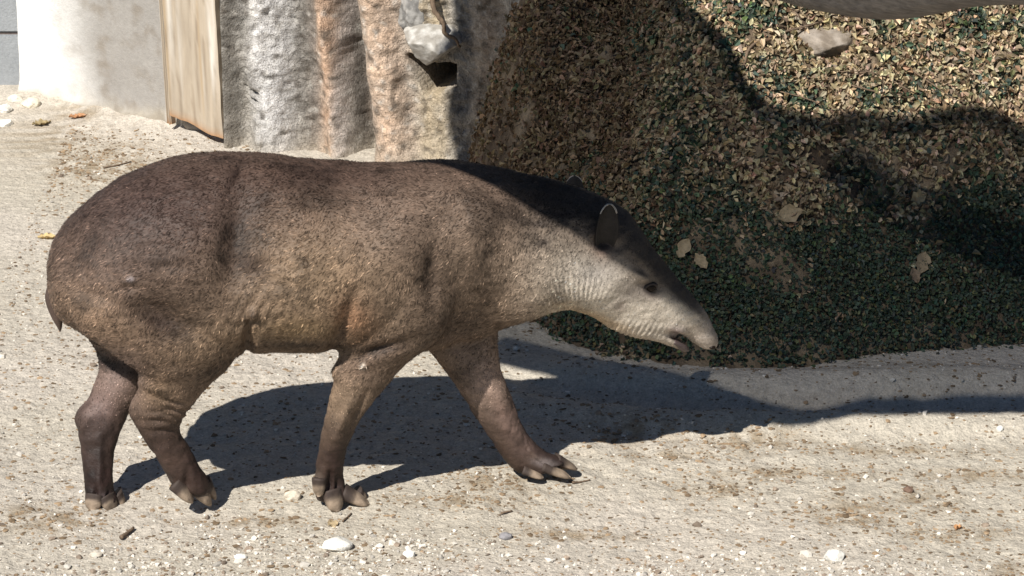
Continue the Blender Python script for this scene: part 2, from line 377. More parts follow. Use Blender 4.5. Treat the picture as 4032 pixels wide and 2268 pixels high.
dr = perlin(pw * np.array([22, 1.6, 1]) + 3); wc = mixc(wc, [0.66, 0.65, 0.64], 0.7 * sstep(0.25, 0.5, dr) * sstep(0.5, 0.8, q) * sstep(0.55, 0.2, z))
wc = mixc(wc, [0.20, 0.165, 0.125], 0.55 * sstep(0.0, 0.4, fbm(pw * 9 + 12, 4)) * sstep(0.15, 0.6, q))
wc = mixc(wc, [0.24, 0.215, 0.18], 0.5 * sstep(0.2, 0.6, -dr) * sstep(0.3, 0.6, q))
wall = obj('plaster_wall', V, grid_faces(len(sv), len(zv))[:, ::-1], M['plaster'], col=wc)
tag(wall, 'whitewashed plaster wall stained grey brown between blocks and board', 'wall')

def box_pts(P0, dx, dy, dz, bev=0.004):
    bm = bmesh.new(); bmesh.ops.create_cube(bm, size=1.0)
    for v in bm.verts: v.co = Vector((v.co.x * dx, v.co.y * dy, v.co.z * dz))
    if bev: bmesh.ops.bevel(bm, geom=bm.edges[:], offset=bev, segments=2, affect='EDGES')
    return bm
WANG = math.atan2(WD[1], WD[0])
def wall_box(name, s0, s1, z0, z1, d0, d1, mat, parent, bev=0.004, seed=0, rough=0.0, col=None, tilt=0.0):
    bm = box_pts(None, s1 - s0, d1 - d0, z1 - z0, bev)
    bmesh.ops.subdivide_edges(bm, edges=[e for e in bm.edges if e.calc_length() > 0.05], cuts=6, use_grid_fill=True)
    g = np.random.default_rng(seed)
    c = WA + WD * (s0 + s1) / 2 + WN * (d0 + d1) / 2
    R = Matrix.Rotation(WANG, 4, 'Z') @ Matrix.Rotation(tilt, 4, 'Y')
    for v in bm.verts:
        v.co = R @ v.co + Vector((c[0], c[1], (z0 + z1) / 2)) + Vector(g.normal(size=3) * rough)
    o = bm_obj(name, bm, mat, parent)
    return o
board = empty('board', (WA[0] + WD[0] * (sB + sE) / 2, WA[1] + WD[1] * (sB + sE) / 2, 0))
tag(board, 'pale weathered plank with brown streaks and a rotted lower end', 'plank')
def board_grid(name, s0, s1, zlow, ztop, d0, th, parent, ragged):
    ns, nz = 26, 60
    a = np.linspace(0, 1, ns); V = []; 
    zb = zlow + ragged * (0.5 * np.sin(a * 5.0 + 0.6) + 0.5 * perlin(np.stack([a * 7, 0 * a, 0 * a], 1))) - 0.05 * (a - .5) * (ragged > 0.004)
    for side in (0, 1):
        for i in range(ns):
            for j in range(nz):
                z = zb[i] + (ztop - zb[i]) * (j / (nz - 1)) ** 1.2
                lean = -0.035 * (z - zlow)
                dd = d0 + (th if side == 0 else 0) + 0.004 * math.sin(a[i] * 11) * (1 - side)
                edge = 0.006 * float(perlin(np.array([[z * 9, i * 0.0, 3.3]]))[0]) * (i in (0, ns - 1))
                sx = s0 + (s1 - s0) * a[i] + lean + edge
                c = WA + WD * sx + WN * dd; V.append((c[0], c[1], z))
    V = np.array(V); f = list(map(tuple, grid_faces(ns, nz)[:, ::-1])); f += [tuple(t + ns * nz for t in q[::-1]) for q in f]
    o = ns * nz
    for i in range(ns - 1):
        f.append((i * nz, (i + 1) * nz, (i + 1) * nz + o, i * nz + o)); t = nz - 1
        f.append((i * nz + t, i * nz + t + o, (i + 1) * nz + t + o, (i + 1) * nz + t))
    for j in range(nz - 1):
        f.append((j, j + o, j + 1 + o, j + 1)); e = (ns - 1) * nz
        f.append((e + j, e + j + 1, e + j + 1 + o, e + j + o))
    aa = np.tile(np.repeat(a, nz), 2); zz_ = V[:, 2]
    pc = np.stack([aa, zz_, 0 * aa], 1)
    c = np.tile([0.40, 0.335, 0.26], (len(V), 1))
    c = mixc(c, [0.70, 0.675, 0.63], 0.9 * sstep(-.1, .35, perlin(pc * np.array([9, .9, 1]) + 2)) * sstep(0.1, 0.45, zz_))
    c = mixc(c, [0.36, 0.265, 0.165], 0.75 * sstep(0.0, .45, perlin(pc * np.array([11, .8, 1]) + 9)) * sstep(0.05, 0.3, zz_))
    c = mixc(c, [0.22, 0.17, 0.12], 0.6 * sstep(0.05, 0.4, fbm(pc * np.array([14, 5, 1]) + 21, 4)))
    c = mixc(c, [0.36, 0.20, 0.10], sstep(0.030, 0.0, zz_ - np.tile(np.repeat(zb, nz), 2)) * 0.9)
    ob = obj(name, V, np.array(f), M['board'], parent, col=c, smooth=False)
    ob.matrix_parent_inverse = Matrix.Translation(parent.location).inverted(); return ob
bpy.context.view_layer.update()
board_grid('face_plank', sB + 0.055, sE + 0.050, 0.075, 2.5, 0.055, 0.033, board, 0.012)
board_grid('edge_strip', sB + 0.030, sB + 0.050, 0.06, 2.5, 0.045, 0.033, board, 0.004)

bw_ = empty('block_wall', (-2.5, 13.75, 0)); tag(bw_, 'grey painted concrete block wall left of the whitewashed plaster', 'wall')
def block(x0, x1, z0, z1, yf, mat, name, seed):
    bm = box_pts(None, x1 - x0, 0.2, z1 - z0, 0.006)
    g = np.random.default_rng(seed)
    for v in bm.verts: v.co = v.co + Vector(((x0 + x1) / 2, yf + 0.1, (z0 + z1) / 2)) + Vector(g.normal(size=3) * 0.0008)
    o = bm_obj(name, bm, mat, bw_); o.matrix_parent_inverse = Matrix.Translation(bw_.location).inverted()
xr = WA[0] + WD[0] * sL + 0.02; yf = WA[1] + WD[1] * sL + 0.06
zr = wall_s(20, 86)[1]; zs_ = [-0.15, zr - 0.006, zr + 0.20, zr + 0.41, zr + 0.62, zr + 0.83, zr + 1.04, zr + 1.25]
block(xr - 2.9, xr - 0.003, -0.1, zr + 1.2, yf + 0.012, M['mortar'], 'mortar', 1)
for r_ in range(len(zs_) - 1):
    e = xr - (0.0 if r_ % 2 else 0.0)
    for c_ in range(7):
        block(e - 0.42 * (c_ + 1) + 0.006, e - 0.42 * c_ - 0.004, zs_[r_] + 0.006, zs_[r_ + 1] - 0.006, yf, M['block'], 'block', 40 + r_ * 5 + c_)

# ------------------------------------------------------------------ the tapir
TA = math.radians(6.0); TO = np.array([-0.55, 9.24, 0.0])
UD = np.array([math.cos(TA), math.sin(TA), 0]); VD = np.array([-math.sin(TA), math.cos(TA), 0])
def tl(px, py, v=0.0):
    """measured pixel -> (u, v, z) of the animal's own frame, on the plane v"""
    r = ray(px, py); t = (v - (CAM - TO) @ VD) / (r @ VD); q = CAM + r * t - TO
    return np.array([q @ UD, v, q[2]])
def catmull(a, k):
    a = np.asarray(a, float); return smooth_path(a, k)
def loft(stations, k=5, n=30, egg=0.0, power=2.0, shrink=True):
    """stations: (x1,y1, x2,y2, half width, v centre, yaw deg, egg)"""
    rows = []
    for st in stations:
        x1, y1, x2, y2, w_, vc = st[:6]; yaw = math.radians(st[6]) if len(st) > 6 else 0.0; eg = st[7] if len(st) > 7 else egg
        a = tl(x1, y1, vc); b = tl(x2, y2, vc); c = (a + b) / 2; h = (a - b) / 2
        if shrink:
            L_ = np.linalg.norm(h); hz = abs(h[2]) / max(L_, 1e-6)
            h = h * math.sqrt(max(0.5, 1 - (w_ * 0.36 * hz / L_) ** 2))
        rows.append(np.concatenate([c, h, [w_, yaw, eg]]))
    R_ = catmull(rows, k); th = np.linspace(0, 2 * math.pi, n, endpoint=False)
    V = []
    for r_ in R_:
        c = r_[:3]; h = r_[3:6]; w_, yaw, eg = r_[6:]
        lat = np.array([-math.sin(yaw), math.cos(yaw), 0])
        ct = np.cos(th); st_ = np.sin(th)
        cc = np.sign(ct) * np.abs(ct) ** (2 / power); s_ = np.sign(st_) * np.abs(st_) ** (2 / power)
        V.append(c + h * cc[:, None] + lat * (w_ * s_ * (1 - eg * ct))[:, None])
    m = len(V); V = np.vstack(V + [R_[0][:3][None], R_[-1][:3][None]]); f = []
    for i in range(m - 1):
        for j in range(n):
            f.append((i * n + j, i * n + (j + 1) % n, (i + 1) * n + (j + 1) % n, (i + 1) * n + j))
    for j in range(n):
        f.append((m * n, (j + 1) % n, j)); f.append((m * n + 1, (m - 1) * n + j, (m - 1) * n + (j + 1) % n))
    return V, f
TRUNK = [(120, 655, 122, 725, .045, 0), (142, 585, 138, 785, .14, 0), (200, 520, 182, 822, .205, 0), (310, 441, 260, 862, .265, 0, 0, .02), (440, 391, 380, 892, .295, 0, 0, .05),
         (560, 375, 520, 896, .30, 0, 0, .10), (680, 378, 660, 884, .305, 0, 0, .14), (800, 393, 790, 877, .31, 0, 0, .16), (920, 403, 920, 880, .29, 0, 0, .10), (1040, 405, 1050, 884, .245, 0, 0, -.10),
         (1130, 403, 1150, 872, .20, 0, 0, -.35), (1230, 419, 1240, 840, .172, 0, 0, -.3), (1330, 440, 1315, 806, .17, .0, 3, .2), (1420, 462, 1375, 782, .145, .005, 6, .2),
         (1490, 487, 1430, 778, .130, .015, 10, .12), (1555, 517, 1485, 797, .122, .03, 13, .0), (1602, 562, 1535, 828, .112, .045, 14, -.05), (1645, 622, 1590, 850, .098, .06, 14, -.05),
         (1690, 680, 1640, 856, .083, .075, 14), (1725, 720, 1676, 855, .069, .088, 14), (1757, 758, 1706, 838, .055, .10, 14), (1782, 793, 1736, 857, .046, .108, 14), (1799, 828, 1762, 876, .039, .113, 14), (1807, 856, 1788, 880, .024, .117, 14)]
JAW = [(1560, 740, 1540, 829, .07, .045, 14), (1620, 790, 1610, 851, .062, .06, 14), (1670, 815, 1662, 866, .05, .072, 14), (1698, 836, 1692, 874, .040, .08, 14), (1716, 852, 1712, 880, .026, .086, 14), (1722, 864, 1720, 876, .012, .088, 14)]
NH = [(600, 700, 230, 660, .09, -.16), (612, 780, 165, 735, .12, -.165), (612, 860, 190, 812, .125, -.165), (575, 918, 262, 872, .105, -.16), (528, 966, 335, 922, .082, -.15), (492, 1008, 352, 972, .066, -.14), (462, 1052, 322, 1024, .060, -.125),
      (456, 1085, 335, 1066, .054, -.115), (468, 1117, 365, 1108, .049, -.108), (490, 1152, 395, 1148, .047, -.10), (510, 1185, 414, 1184, .048, -.095), (527, 1212, 424, 1205, .052, -.09), (534, 1240, 438, 1226, .048, -.088)]
FH = [(500, 740, 190, 720, .10, .15), (470, 820, 195, 800, .11, .15), (420, 900, 240, 880, .09, .14), (375, 955, 246, 935, .072, .12), (345, 1000, 222, 1000, .060, .10), (319, 1045, 190, 1046, .054, .085), (302, 1088, 196, 1092, .049, .07),
      (291, 1140, 203, 1145, .044, .05), (285, 1190, 209, 1195, .043, .03), (287, 1232, 213, 1240, .046, .015), (300, 1256, 217, 1266, .047, .01)]
NF = [(1120, 590, 920, 610, .08, -.14), (1150, 700, 880, 710, .10, -.155), (1140, 790, 856, 795, .10, -.16), (1095, 856, 850, 862, .088, -.158), (1030, 902, 849, 908, .072, -.15), (988, 950, 843, 950, .062, -.145), (946, 1000, 827, 1002, .056, -.135),
      (909, 1055, 815, 1058, .050, -.125), (883, 1105, 804, 1107, .047, -.115), (867, 1150, 796, 1155, .044, -.107), (862, 1192, 791, 1198, .044, -.10), (870, 1224, 790, 1232, .050, -.095), (884, 1246, 796, 1256, .050, -.092)]
FF = [(1240, 700, 1010, 720, .075, .06), (1252, 790, 1030, 795, .075, .05), (1252, 860, 1065, 862, .068, .042), (1257, 908, 1106, 912, .060, .038), (1268, 957, 1143, 968, .056, .040), (1285, 1004, 1176, 1016, .051, .045), (1306, 1052, 1211, 1068, .047, .05),
      (1331, 1096, 1239, 1113, .044, .06), (1362, 1128, 1265, 1152, .043, .06), (1398, 1147, 1296, 1183, .043, .06), (1424, 1161, 1335, 1192, .042, .06)]
VV = []; FFc = []
for st, eg in ((TRUNK, 0), (JAW, 0), (NH, 0), (FH, 0), (NF, 0), (FF, 0)):
    V, f = loft(st); o_ = sum(len(q) for q in VV); VV.append(V); FFc += [tuple(i + o_ for i in q) for q in f]
VV = np.vstack(VV)
me = bpy.data.meshes.new('body_raw'); me.from_pydata([tuple(v) for v in VV], [], FFc); me.update()
bm = bmesh.new(); bm.from_mesh(me); bmesh.ops.recalc_face_normals(bm, faces=bm.faces); bm.to_mesh(me); bm.free()
tmp = bpy.data.objects.new('body_raw', me); COL.objects.link(tmp)
md = tmp.modifiers.new('r', 'REMESH'); md.mode = 'VOXEL'; md.voxel_size = 0.0052
md = tmp.modifiers.new('s', 'SMOOTH'); md.factor = 0.5; md.iterations = 18
dg = bpy.context.evaluated_depsgraph_get(); dg.update()
ev = tmp.evaluated_get(dg); body_me = bpy.data.meshes.new_from_object(ev)
bpy.data.objects.remove(tmp); bpy.data.meshes.remove(me)
nv = len(body_me.vertices); BV = np.empty(nv * 3, np.float32); body_me.vertices.foreach_get('co', BV); BV = BV.reshape(-1, 3).astype(float)
def vnormals(m):
    a = np.empty(len(m.vertices) * 3, np.float32); m.vertices.foreach_get('normal', a); return a.reshape(-1, 3).astype(float)
BN = vnormals(body_me); BN0 = BN.copy()
# where each vertex of the body shows on the measured copy (used to set muscles, folds and coat colours on it)
def to_px(P_):
    W = TO + P_[:, :1] * UD + P_[:, 1:2] * VD + P_[:, 2:] * np.array([0, 0, 1.0]) - CAM
    dep = W @ FW; return ((W @ RT) / dep * FPX + 2016) / S, (1134 - (W @ UP) / dep * FPX) / S
QX, QY = to_px(BV)
nearside = sstep(0.04, -0.03, BV[:, 1] - np.interp(BV[:, 0], [0.6, 1.25], [0, .115]))
disp = np.zeros(nv)
def dent(px, py, rx, ry, amp, ang=0.0, far=False):
    global disp
    a = math.radians(ang); dx = QX - px; dy = QY - py
    ex = (dx * math.cos(a) + dy * math.sin(a)) / rx; ey = (-dx * math.sin(a) + dy * math.cos(a)) / ry
    disp += 1.35 * amp * np.exp(-ex ** 2 - ey ** 2) * (1 if far else nearside)
for q in [(590, 610, 40, 130, -.022, 8), (640, 690, 60, 45, -.012), (470, 640, 90, 130, .014), (330, 560, 120, 90, .012), (420, 800, 95, 50, -.020, 25), (300, 760, 70, 60, .012), (520, 850, 60, 60, .012),
          (625, 860, 14, 60, -.018, 5), (860, 830, 18, 60, -.016, 20), (890, 760, 20, 60, -.008, 15), (1000, 620, 90, 120, .018), (1060, 790, 80, 70, .010), (1090, 680, 26, 110, -.012, 5), (1190, 640, 40, 120, .010), (1150, 830, 30, 60, -.012),
          (780, 700, 120, 110, .012), (1240, 560, 60, 90, .006), (850, 935, 14, 22, .010), (960, 880, 60, 14, -.020, -18), (915, 920, 8, 8, .006), (637, 790, 13, 15, .016), (637, 812, 18, 8, -.008), (330, 702, 14, 10, .006), (330, 722, 22, 10, -.006),
          (600, 430, 9, 50, -.006, 25), (1637, 722, 24, 18, -.013, 20), (1620, 702, 34, 10, .009, 35), (1560, 700, 40, 40, .010), (1500, 740, 60, 40, .008), (1690, 760, 40, 30, .004), (1702, 846, 20, 9, -.016, 15), (1712, 832, 24, 8, .006, 10),
          (1515, 610, 22, 18, -.010), (900, 1040, 9, 60, -.010, 25), (860, 1060, 9, 60, .006, 22), (845, 1110, 16, 30, .006), (400, 1060, 40, 9, -.006), (420, 1035, 45, 8, -.006), (410, 1085, 45, 8, -.006), (390, 975, 70, 12, .008, 20),
          (370, 1010, 20, 30, .006), (420, 1150, 20, 40, .004), (830, 1215, 8, 30, -.012), (852, 1225, 8, 26, -.010), (470, 1215, 10, 24, -.010), (1340, 1170, 30, 10, .005, 20)]:
    dent(*q)
for q in [(215, 1050, 20, 26, .008), (1260, 1000, 20, 60, .008, -30), (250, 1180, 10, 60, .006), (240, 1245, 6, 16, -.01), (275, 1250, 6, 14, -.01), (1380, 1170, 30, 8, -.006, 18)]: dent(*q, far=True)
# folds of loose skin on throat and cheek, wrinkles on the hock
import numpy.random as _r
thr = np.exp(-((QX - 1420) / 90) ** 2 - ((QY - 750) / 55) ** 2); ang_ = np.arctan2(QY - 900, QX - 1440)
disp += 0.0030 * thr * nearside * np.sin(ang_ * 95 + 2.2 * perlin(np.stack([QX / 30, QY / 30, 0 * QX], 1)))
chk = np.exp(-((QX - 1590) / 70) ** 2 - ((QY - 832) / 24) ** 2)
disp += 0.0028 * chk * nearside * np.sin((QX * 0.8 + QY * 0.55) / 1.9 + 1.8 * perlin(np.stack([QX / 22, QY / 22, 0 * QX], 1)))
hk = np.exp(-((QX - 440) / 40) ** 2 - ((QY - 1035) / 45) ** 2)
disp += 0.0035 * hk * nearside * np.sin((QY - 0.25 * QX) / 3.2 + 1.5 * perlin(np.stack([QX / 25, QY / 18, 0 * QX], 1)))
fl = np.exp(-((QX - 640) / 70) ** 2 - ((QY - 800) / 70) ** 2)
disp += 0.0030 * fl * nearside * np.sin((QX + 0.6 * QY) / 5.0 + 3.0 * perlin(np.stack([QX / 40, QY / 40, 0 * QX], 1)))
disp += 0.0035 * sstep(0.45, 0.2, BV[:, 2]) * sstep(1500, 1480, QX) * fbm(BV * np.array([34, 34, 26]), 3)
disp += 0.0060 * fbm(BV * 7, 3) + 0.0035 * fbm(BV * np.array([16, 24, 30]), 2)
# crest along the neck
disp += 0.010 * np.exp(-((BV[:, 1] - np.interp(BV[:, 0], [0.6, 1.1], [0, .04])) / .03) ** 2) * sstep(1100, 1250, QX) * sstep(1640, 1560, QX) * (BN[:, 2] > 0.3)
BV += BN * disp[:, None]
body_me.vertices.foreach_set('co', BV.astype(np.float32).ravel()); body_me.update()
BN = vnormals(body_me); QX, QY = to_px(BV)
# coat colours, some with shade painted in
bc = np.tile([0.160, 0.122, 0.092], (nv, 1)); nz_ = fbm(BV * 5, 3)
def coat(px, py, rx, ry, col, amt, ang=0.0):
    global bc
    a = math.radians(ang); dx = QX - px; dy = QY - py
    ex = (dx * math.cos(a) + dy * math.sin(a)) / rx; ey = (-dx * math.sin(a) + dy * math.cos(a)) / ry
    t = amt * np.exp(-(ex ** 2 + ey ** 2) * (1 + 0.5 * nz_)); bc = mixc(bc, col, np.clip(t, 0, 1))
tan_ = [0.31, 0.235, 0.16]; dark = [0.042, 0.030, 0.025]; pale = [0.60, 0.53, 0.44]; plum = [0.078, 0.056, 0.050]
coat(400, 520, 330, 170, plum, .9); coat(850, 440, 320, 60, [0.088, 0.060, 0.049], .85); coat(800, 690, 170, 120, tan_, .7); coat(1000, 560, 120, 120, [0.19, 0.15, 0.12], .6)
coat(250, 800, 130, 60, tan_, .7, 25); coat(500, 870, 130, 60, tan_, .6); coat(760, 830, 130, 40, [0.21, 0.155, 0.09], .7); coat(1180, 560, 160, 150, [0.20, 0.158, 0.122], .7)
coat(410, 810, 85, 42, dark, .85, 25); coat(630, 665, 60, 38, dark, .8, 20); coat(585, 610, 30, 110, dark, .5, 8); coat(1085, 720, 55, 110, dark, .45); coat(760, 868, 150, 14, dark, .75); coat(890, 800, 45, 55, [0.30, 0.17, 0.10], .6, -30); coat(860, 845, 16, 50, dark, .6, 20); coat(624, 860, 12, 50, dark, .6); coat(1170, 820, 60, 40, dark, .5); coat(560, 920, 60, 24, dark, .6, -35); coat(960, 885, 90, 22, dark, .8, -15); coat(600, 432, 8, 55, dark, .7, 25)  # dark folds, elbow and belly line: their shade painted into the coat
coat(1380, 640, 150, 110, [0.23, 0.185, 0.145], .85, 35); coat(1480, 740, 150, 80, pale, .85, 20); coat(1590, 790, 130, 70, pale, .95, 20); coat(1700, 790, 70, 60, pale, .9); coat(1780, 850, 40, 40, [.5, .43, .37], .8)
coat(1400, 770, 80, 30, [0.50, 0.43, 0.34], .7); coat(1500, 800, 90, 14, [0.42, 0.27, 0.12], .6, 22)
coat(1500, 690, 60, 40, [0.36, 0.33, 0.31], .5); coat(1560, 770, 18, 16, [0.2, 0.15, 0.13], .6); coat(1590, 735, 36, 26, [0.22, 0.18, 0.16], .55); coat(1640, 735, 28, 22, [0.12, 0.09, 0.08], .8); coat(1700, 835, 22, 14, [0.24, 0.18, 0.175], .8)
coat(1515, 620, 24, 30, [0.20, 0.12, 0.09], .7); coat(1325, 775, 40, 22, [0.30, 0.24, 0.19], .5)
# top of neck and head: dark crest hair, deepened with painted shade
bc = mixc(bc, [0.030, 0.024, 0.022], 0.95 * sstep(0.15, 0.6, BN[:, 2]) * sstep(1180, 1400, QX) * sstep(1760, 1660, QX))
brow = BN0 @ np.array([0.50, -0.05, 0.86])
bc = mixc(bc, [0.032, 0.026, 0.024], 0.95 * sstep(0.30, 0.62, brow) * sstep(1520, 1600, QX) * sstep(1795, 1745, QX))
coat(1640, 722, 22, 17, [0.022, 0.016, 0.014], 1.0, 25)
# legs: darker towards the feet
lz = BV[:, 2]; lg = sstep(0.46, 0.16, lz) * sstep(1500, 1480, QX)
bc = mixc(bc, [0.034, 0.021, 0.018], np.clip(0.95 * lg * (1 + 0.5 * nz_), 0, 1))
coat(860, 990, 60, 70, [0.24, 0.185, 0.135], .85, -25); coat(900, 930, 60, 40, [0.2, 0.15, 0.12], .6); coat(1215, 960, 60, 80, [0.33, 0.26, 0.225], .9, -25); coat(1280, 1060, 26, 70, [0.25, 0.18, 0.16], .7, -30)
coat(300, 950, 60, 50, [0.36, 0.29, 0.255], .9, 20); coat(250, 1030, 40, 60, [0.24, 0.185, 0.17], .8, 20); coat(400, 985, 50, 40, [0.24, 0.18, 0.12], .8); coat(430, 1160, 50, 60, [0.12, 0.085, 0.07], .6); coat(800, 1220, 14, 24, [0.25, 0.21, 0.18], .8)
coat(830, 1215, 7, 30, [0.03, 0.02, 0.018], .9); coat(855, 1230, 7, 26, [0.03, 0.02, 0.018], .8); coat(1370, 1165, 26, 9, [0.25, 0.22, 0.22], .7, 10); coat(265, 1250, 14, 12, [0.22, 0.19, 0.19], .7)
fh_shade = sstep(0.02, 0.06, BV[:, 1]) * np.exp(-((QY - (0.42 * QX + 797)) / 26) ** 2) * sstep(420, 380, QX) * sstep(200, 240, QX); bc = mixc(bc, [0.018, 0.014, 0.014], 0.95 * fh_shade)  # shade between thigh and far hind leg, painted into the coat
coat(914, 921, 5, 6, [0.75, 0.72, 0.66], 1.0); coat(637, 790, 9, 10, [0.08, 0.06, 0.05], .6); coat(330, 703, 9, 7, [0.3, 0.29, 0.3], .8)
bc *= (1 + 0.35 * sstep(0.5, 0.3, lz) * fbm(BV * 22 + 8, 3))[:, None]
bc *= (1 + 0.22 * fbm(BV * np.array([9, 9, 12]) + 3, 3))[:, None]
bk = sstep(1480, 1250, QX); up_ = sstep(430, 760, QY) * sstep(260, 700, QX)
bc = bc * (1 - bk[:, None] * (1 - (np.array([0.72, 0.635, 0.615]) * (1 - up_[:, None]) + np.array([0.93, 0.85, 0.785]) * up_[:, None])))
bc = mixc(bc, bc * 0.45, 0.8 * bk * sstep(0.12, 0.45, fbm(BV * np.array([6, 9, 8]) + 71, 4)))
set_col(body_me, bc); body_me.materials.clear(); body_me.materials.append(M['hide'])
for p in body_me.polygons: p.use_smooth = True
tapir = empty('tapir', TO, TA); tag(tapir, 'brown tapir walking with lowered head across the sandy ground', 'tapir')
body_me.name = 'body'; body = link(bpy.data.objects.new('body', body_me), tapir)
from mathutils.bvhtree import BVHTree
tapir_bvh = BVHTree.FromPolygons([tuple(v) for v in BV], [tuple(p.vertices) for p in body_me.polygons])
def on_near(px, py):
    """the point of the near flank that shows at a measured pixel, in the animal's frame"""
    a = tl(px, py, -0.6); b = tl(px, py, 0.6); d = Vector(b - a).normalized()
    h = tapir_bvh.ray_cast(Vector(a), d); return np.array(h[0]), np.array(h[1])

# coat: short tufts of hair lying along the body, each a blade of its own
gh = np.random.default_rng(21); pl = np.empty(len(body_me.polygons) * 4, np.int32); body_me.polygons.foreach_get('vertices', pl) if all(len(p.vertices) == 4 for p in body_me.polygons) else None
pl = pl.reshape(-1, 4); A0 = BV[pl[:, 0]]; nh = 130000
ar = np.linalg.norm(np.cross(BV[pl[:, 2]] - A0, BV[pl[:, 3]] - BV[pl[:, 1]]), axis=1); fi = gh.choice(len(pl), nh, p=ar / ar.sum())
wt = gh.random((nh, 4)); wt /= wt.sum(1)[:, None]; vi = pl[fi]
hp = (BV[vi] * wt[:, :, None]).sum(1); hn = BN[vi].mean(1); hn /= np.linalg.norm(hn, axis=1)[:, None]; hcol = bc[vi].mean(1)
hq, hr = QX[vi].mean(1), QY[vi].mean(1)
leg = sstep(0.50, 0.38, hp[:, 2]) * (hq < 1480); head = sstep(1380, 1560, hq)
fl_ = np.stack([-0.85 * (1 - leg), 0 * hq, -0.55 - 0.4 * leg], 1); wv = np.stack([perlin(hp * 9 + 3), perlin(hp * 9 + 33), perlin(hp * 9 + 63)], 1)
fl_ = fl_ + 1.1 * wv + 0.30 * gh.normal(size=(nh, 3)); fl_ -= hn * (fl_ * hn).sum(1)[:, None]; fl_ /= np.linalg.norm(fl_, axis=1)[:, None]
sd_ = np.cross(hn, fl_); ln_ = gh.uniform(.007, .017, nh) * (1 - 0.55 * head) * (1 - 0.5 * leg); wd_ = gh.uniform(.0011, .0024, nh) * (1 - 0.35 * head)
cl = gh.uniform(0.05, 0.30, nh)[:, None]
mid = hp + fl_ * (ln_ * .5)[:, None] + hn * (ln_[:, None] * cl * .75); tipv = hp + fl_ * ln_[:, None] + hn * (ln_[:, None] * cl)
HV = np.stack([hp - hn * .001 - sd_ * wd_[:, None] * .6, hp - hn * .001 + sd_ * wd_[:, None] * .6, mid + sd_ * wd_[:, None] * .7, tipv, mid - sd_ * wd_[:, None] * .7], 1).reshape(-1, 3)
hk_ = np.arange(nh)[:, None] * 5
HF = np.concatenate([hk_ + np.array([[0, 1, 2, 4]]), hk_ + np.array([[4, 2, 3, 3]])])
tone = np.exp(0.38 * gh.normal(size=(nh, 1)) + (0.95 * perlin(hp * np.array([38, 38, 46])) + 0.5 * perlin(hp * 90))[:, None]) * 0.97
hcol = np.clip(hcol * tone, 0.004, 0.85)
bald = (np.hypot(hq - 1637, hr - 722) < 26) | (np.hypot(hq - 1705, hr - 850) < 20) | (np.hypot(hq - 1795, hr - 872) < 10) | ((hp[:, 2] < 0.30 + 0.05 * gh.normal(size=nh)) & (hq < 1480))
HV[np.repeat(bald, 5)] -= np.repeat(hn, 5, 0)[np.repeat(bald, 5)] * 0.02
me_h = bpy.data.meshes.new('coat'); 
tri_f = np.concatenate([hk_ + np.array([[0, 1, 2]]), hk_ + np.array([[0, 2, 4]]), hk_ + np.array([[4, 2, 3]])])
coat_o = link(bpy.data.objects.new('coat', new_mesh('coat', HV, tri_f, M['hair'], True, np.repeat(hcol, 5, 0))), tapir); coat_o['kind'] = 'stuff'

# tail
V, f = loft([(150, 735, 120, 715, .022, 0), (158, 762, 113, 745, .024, 0), (160, 785, 118, 772, .023, 0), (158, 806, 130, 800, .018, 0), (156, 824, 143, 822, .009, 0), (153, 833, 149, 833, .003, 0)], shrink=False, n=14)
def poly_obj(name, V, f, mat, parent, col=None):
    me = bpy.data.meshes.new(name); me.from_pydata([tuple(v) for v in V], [], [tuple(q) for q in f]); me.update()
    bm = bmesh.new(); bm.from_mesh(me); bmesh.ops.recalc_face_normals(bm, faces=bm.faces); bm.to_mesh(me); bm.free()
    for p in me.polygons: p.use_smooth = True
    if col is not None: set_col(me, np.broadcast_to(np.asarray(col, float), (len(V), 3)))
    me.materials.append(mat); return link(bpy.data.objects.new(name, me), parent)
poly_obj('tail', V, f, M['hide'], tapir, [0.085, 0.058, 0.047])
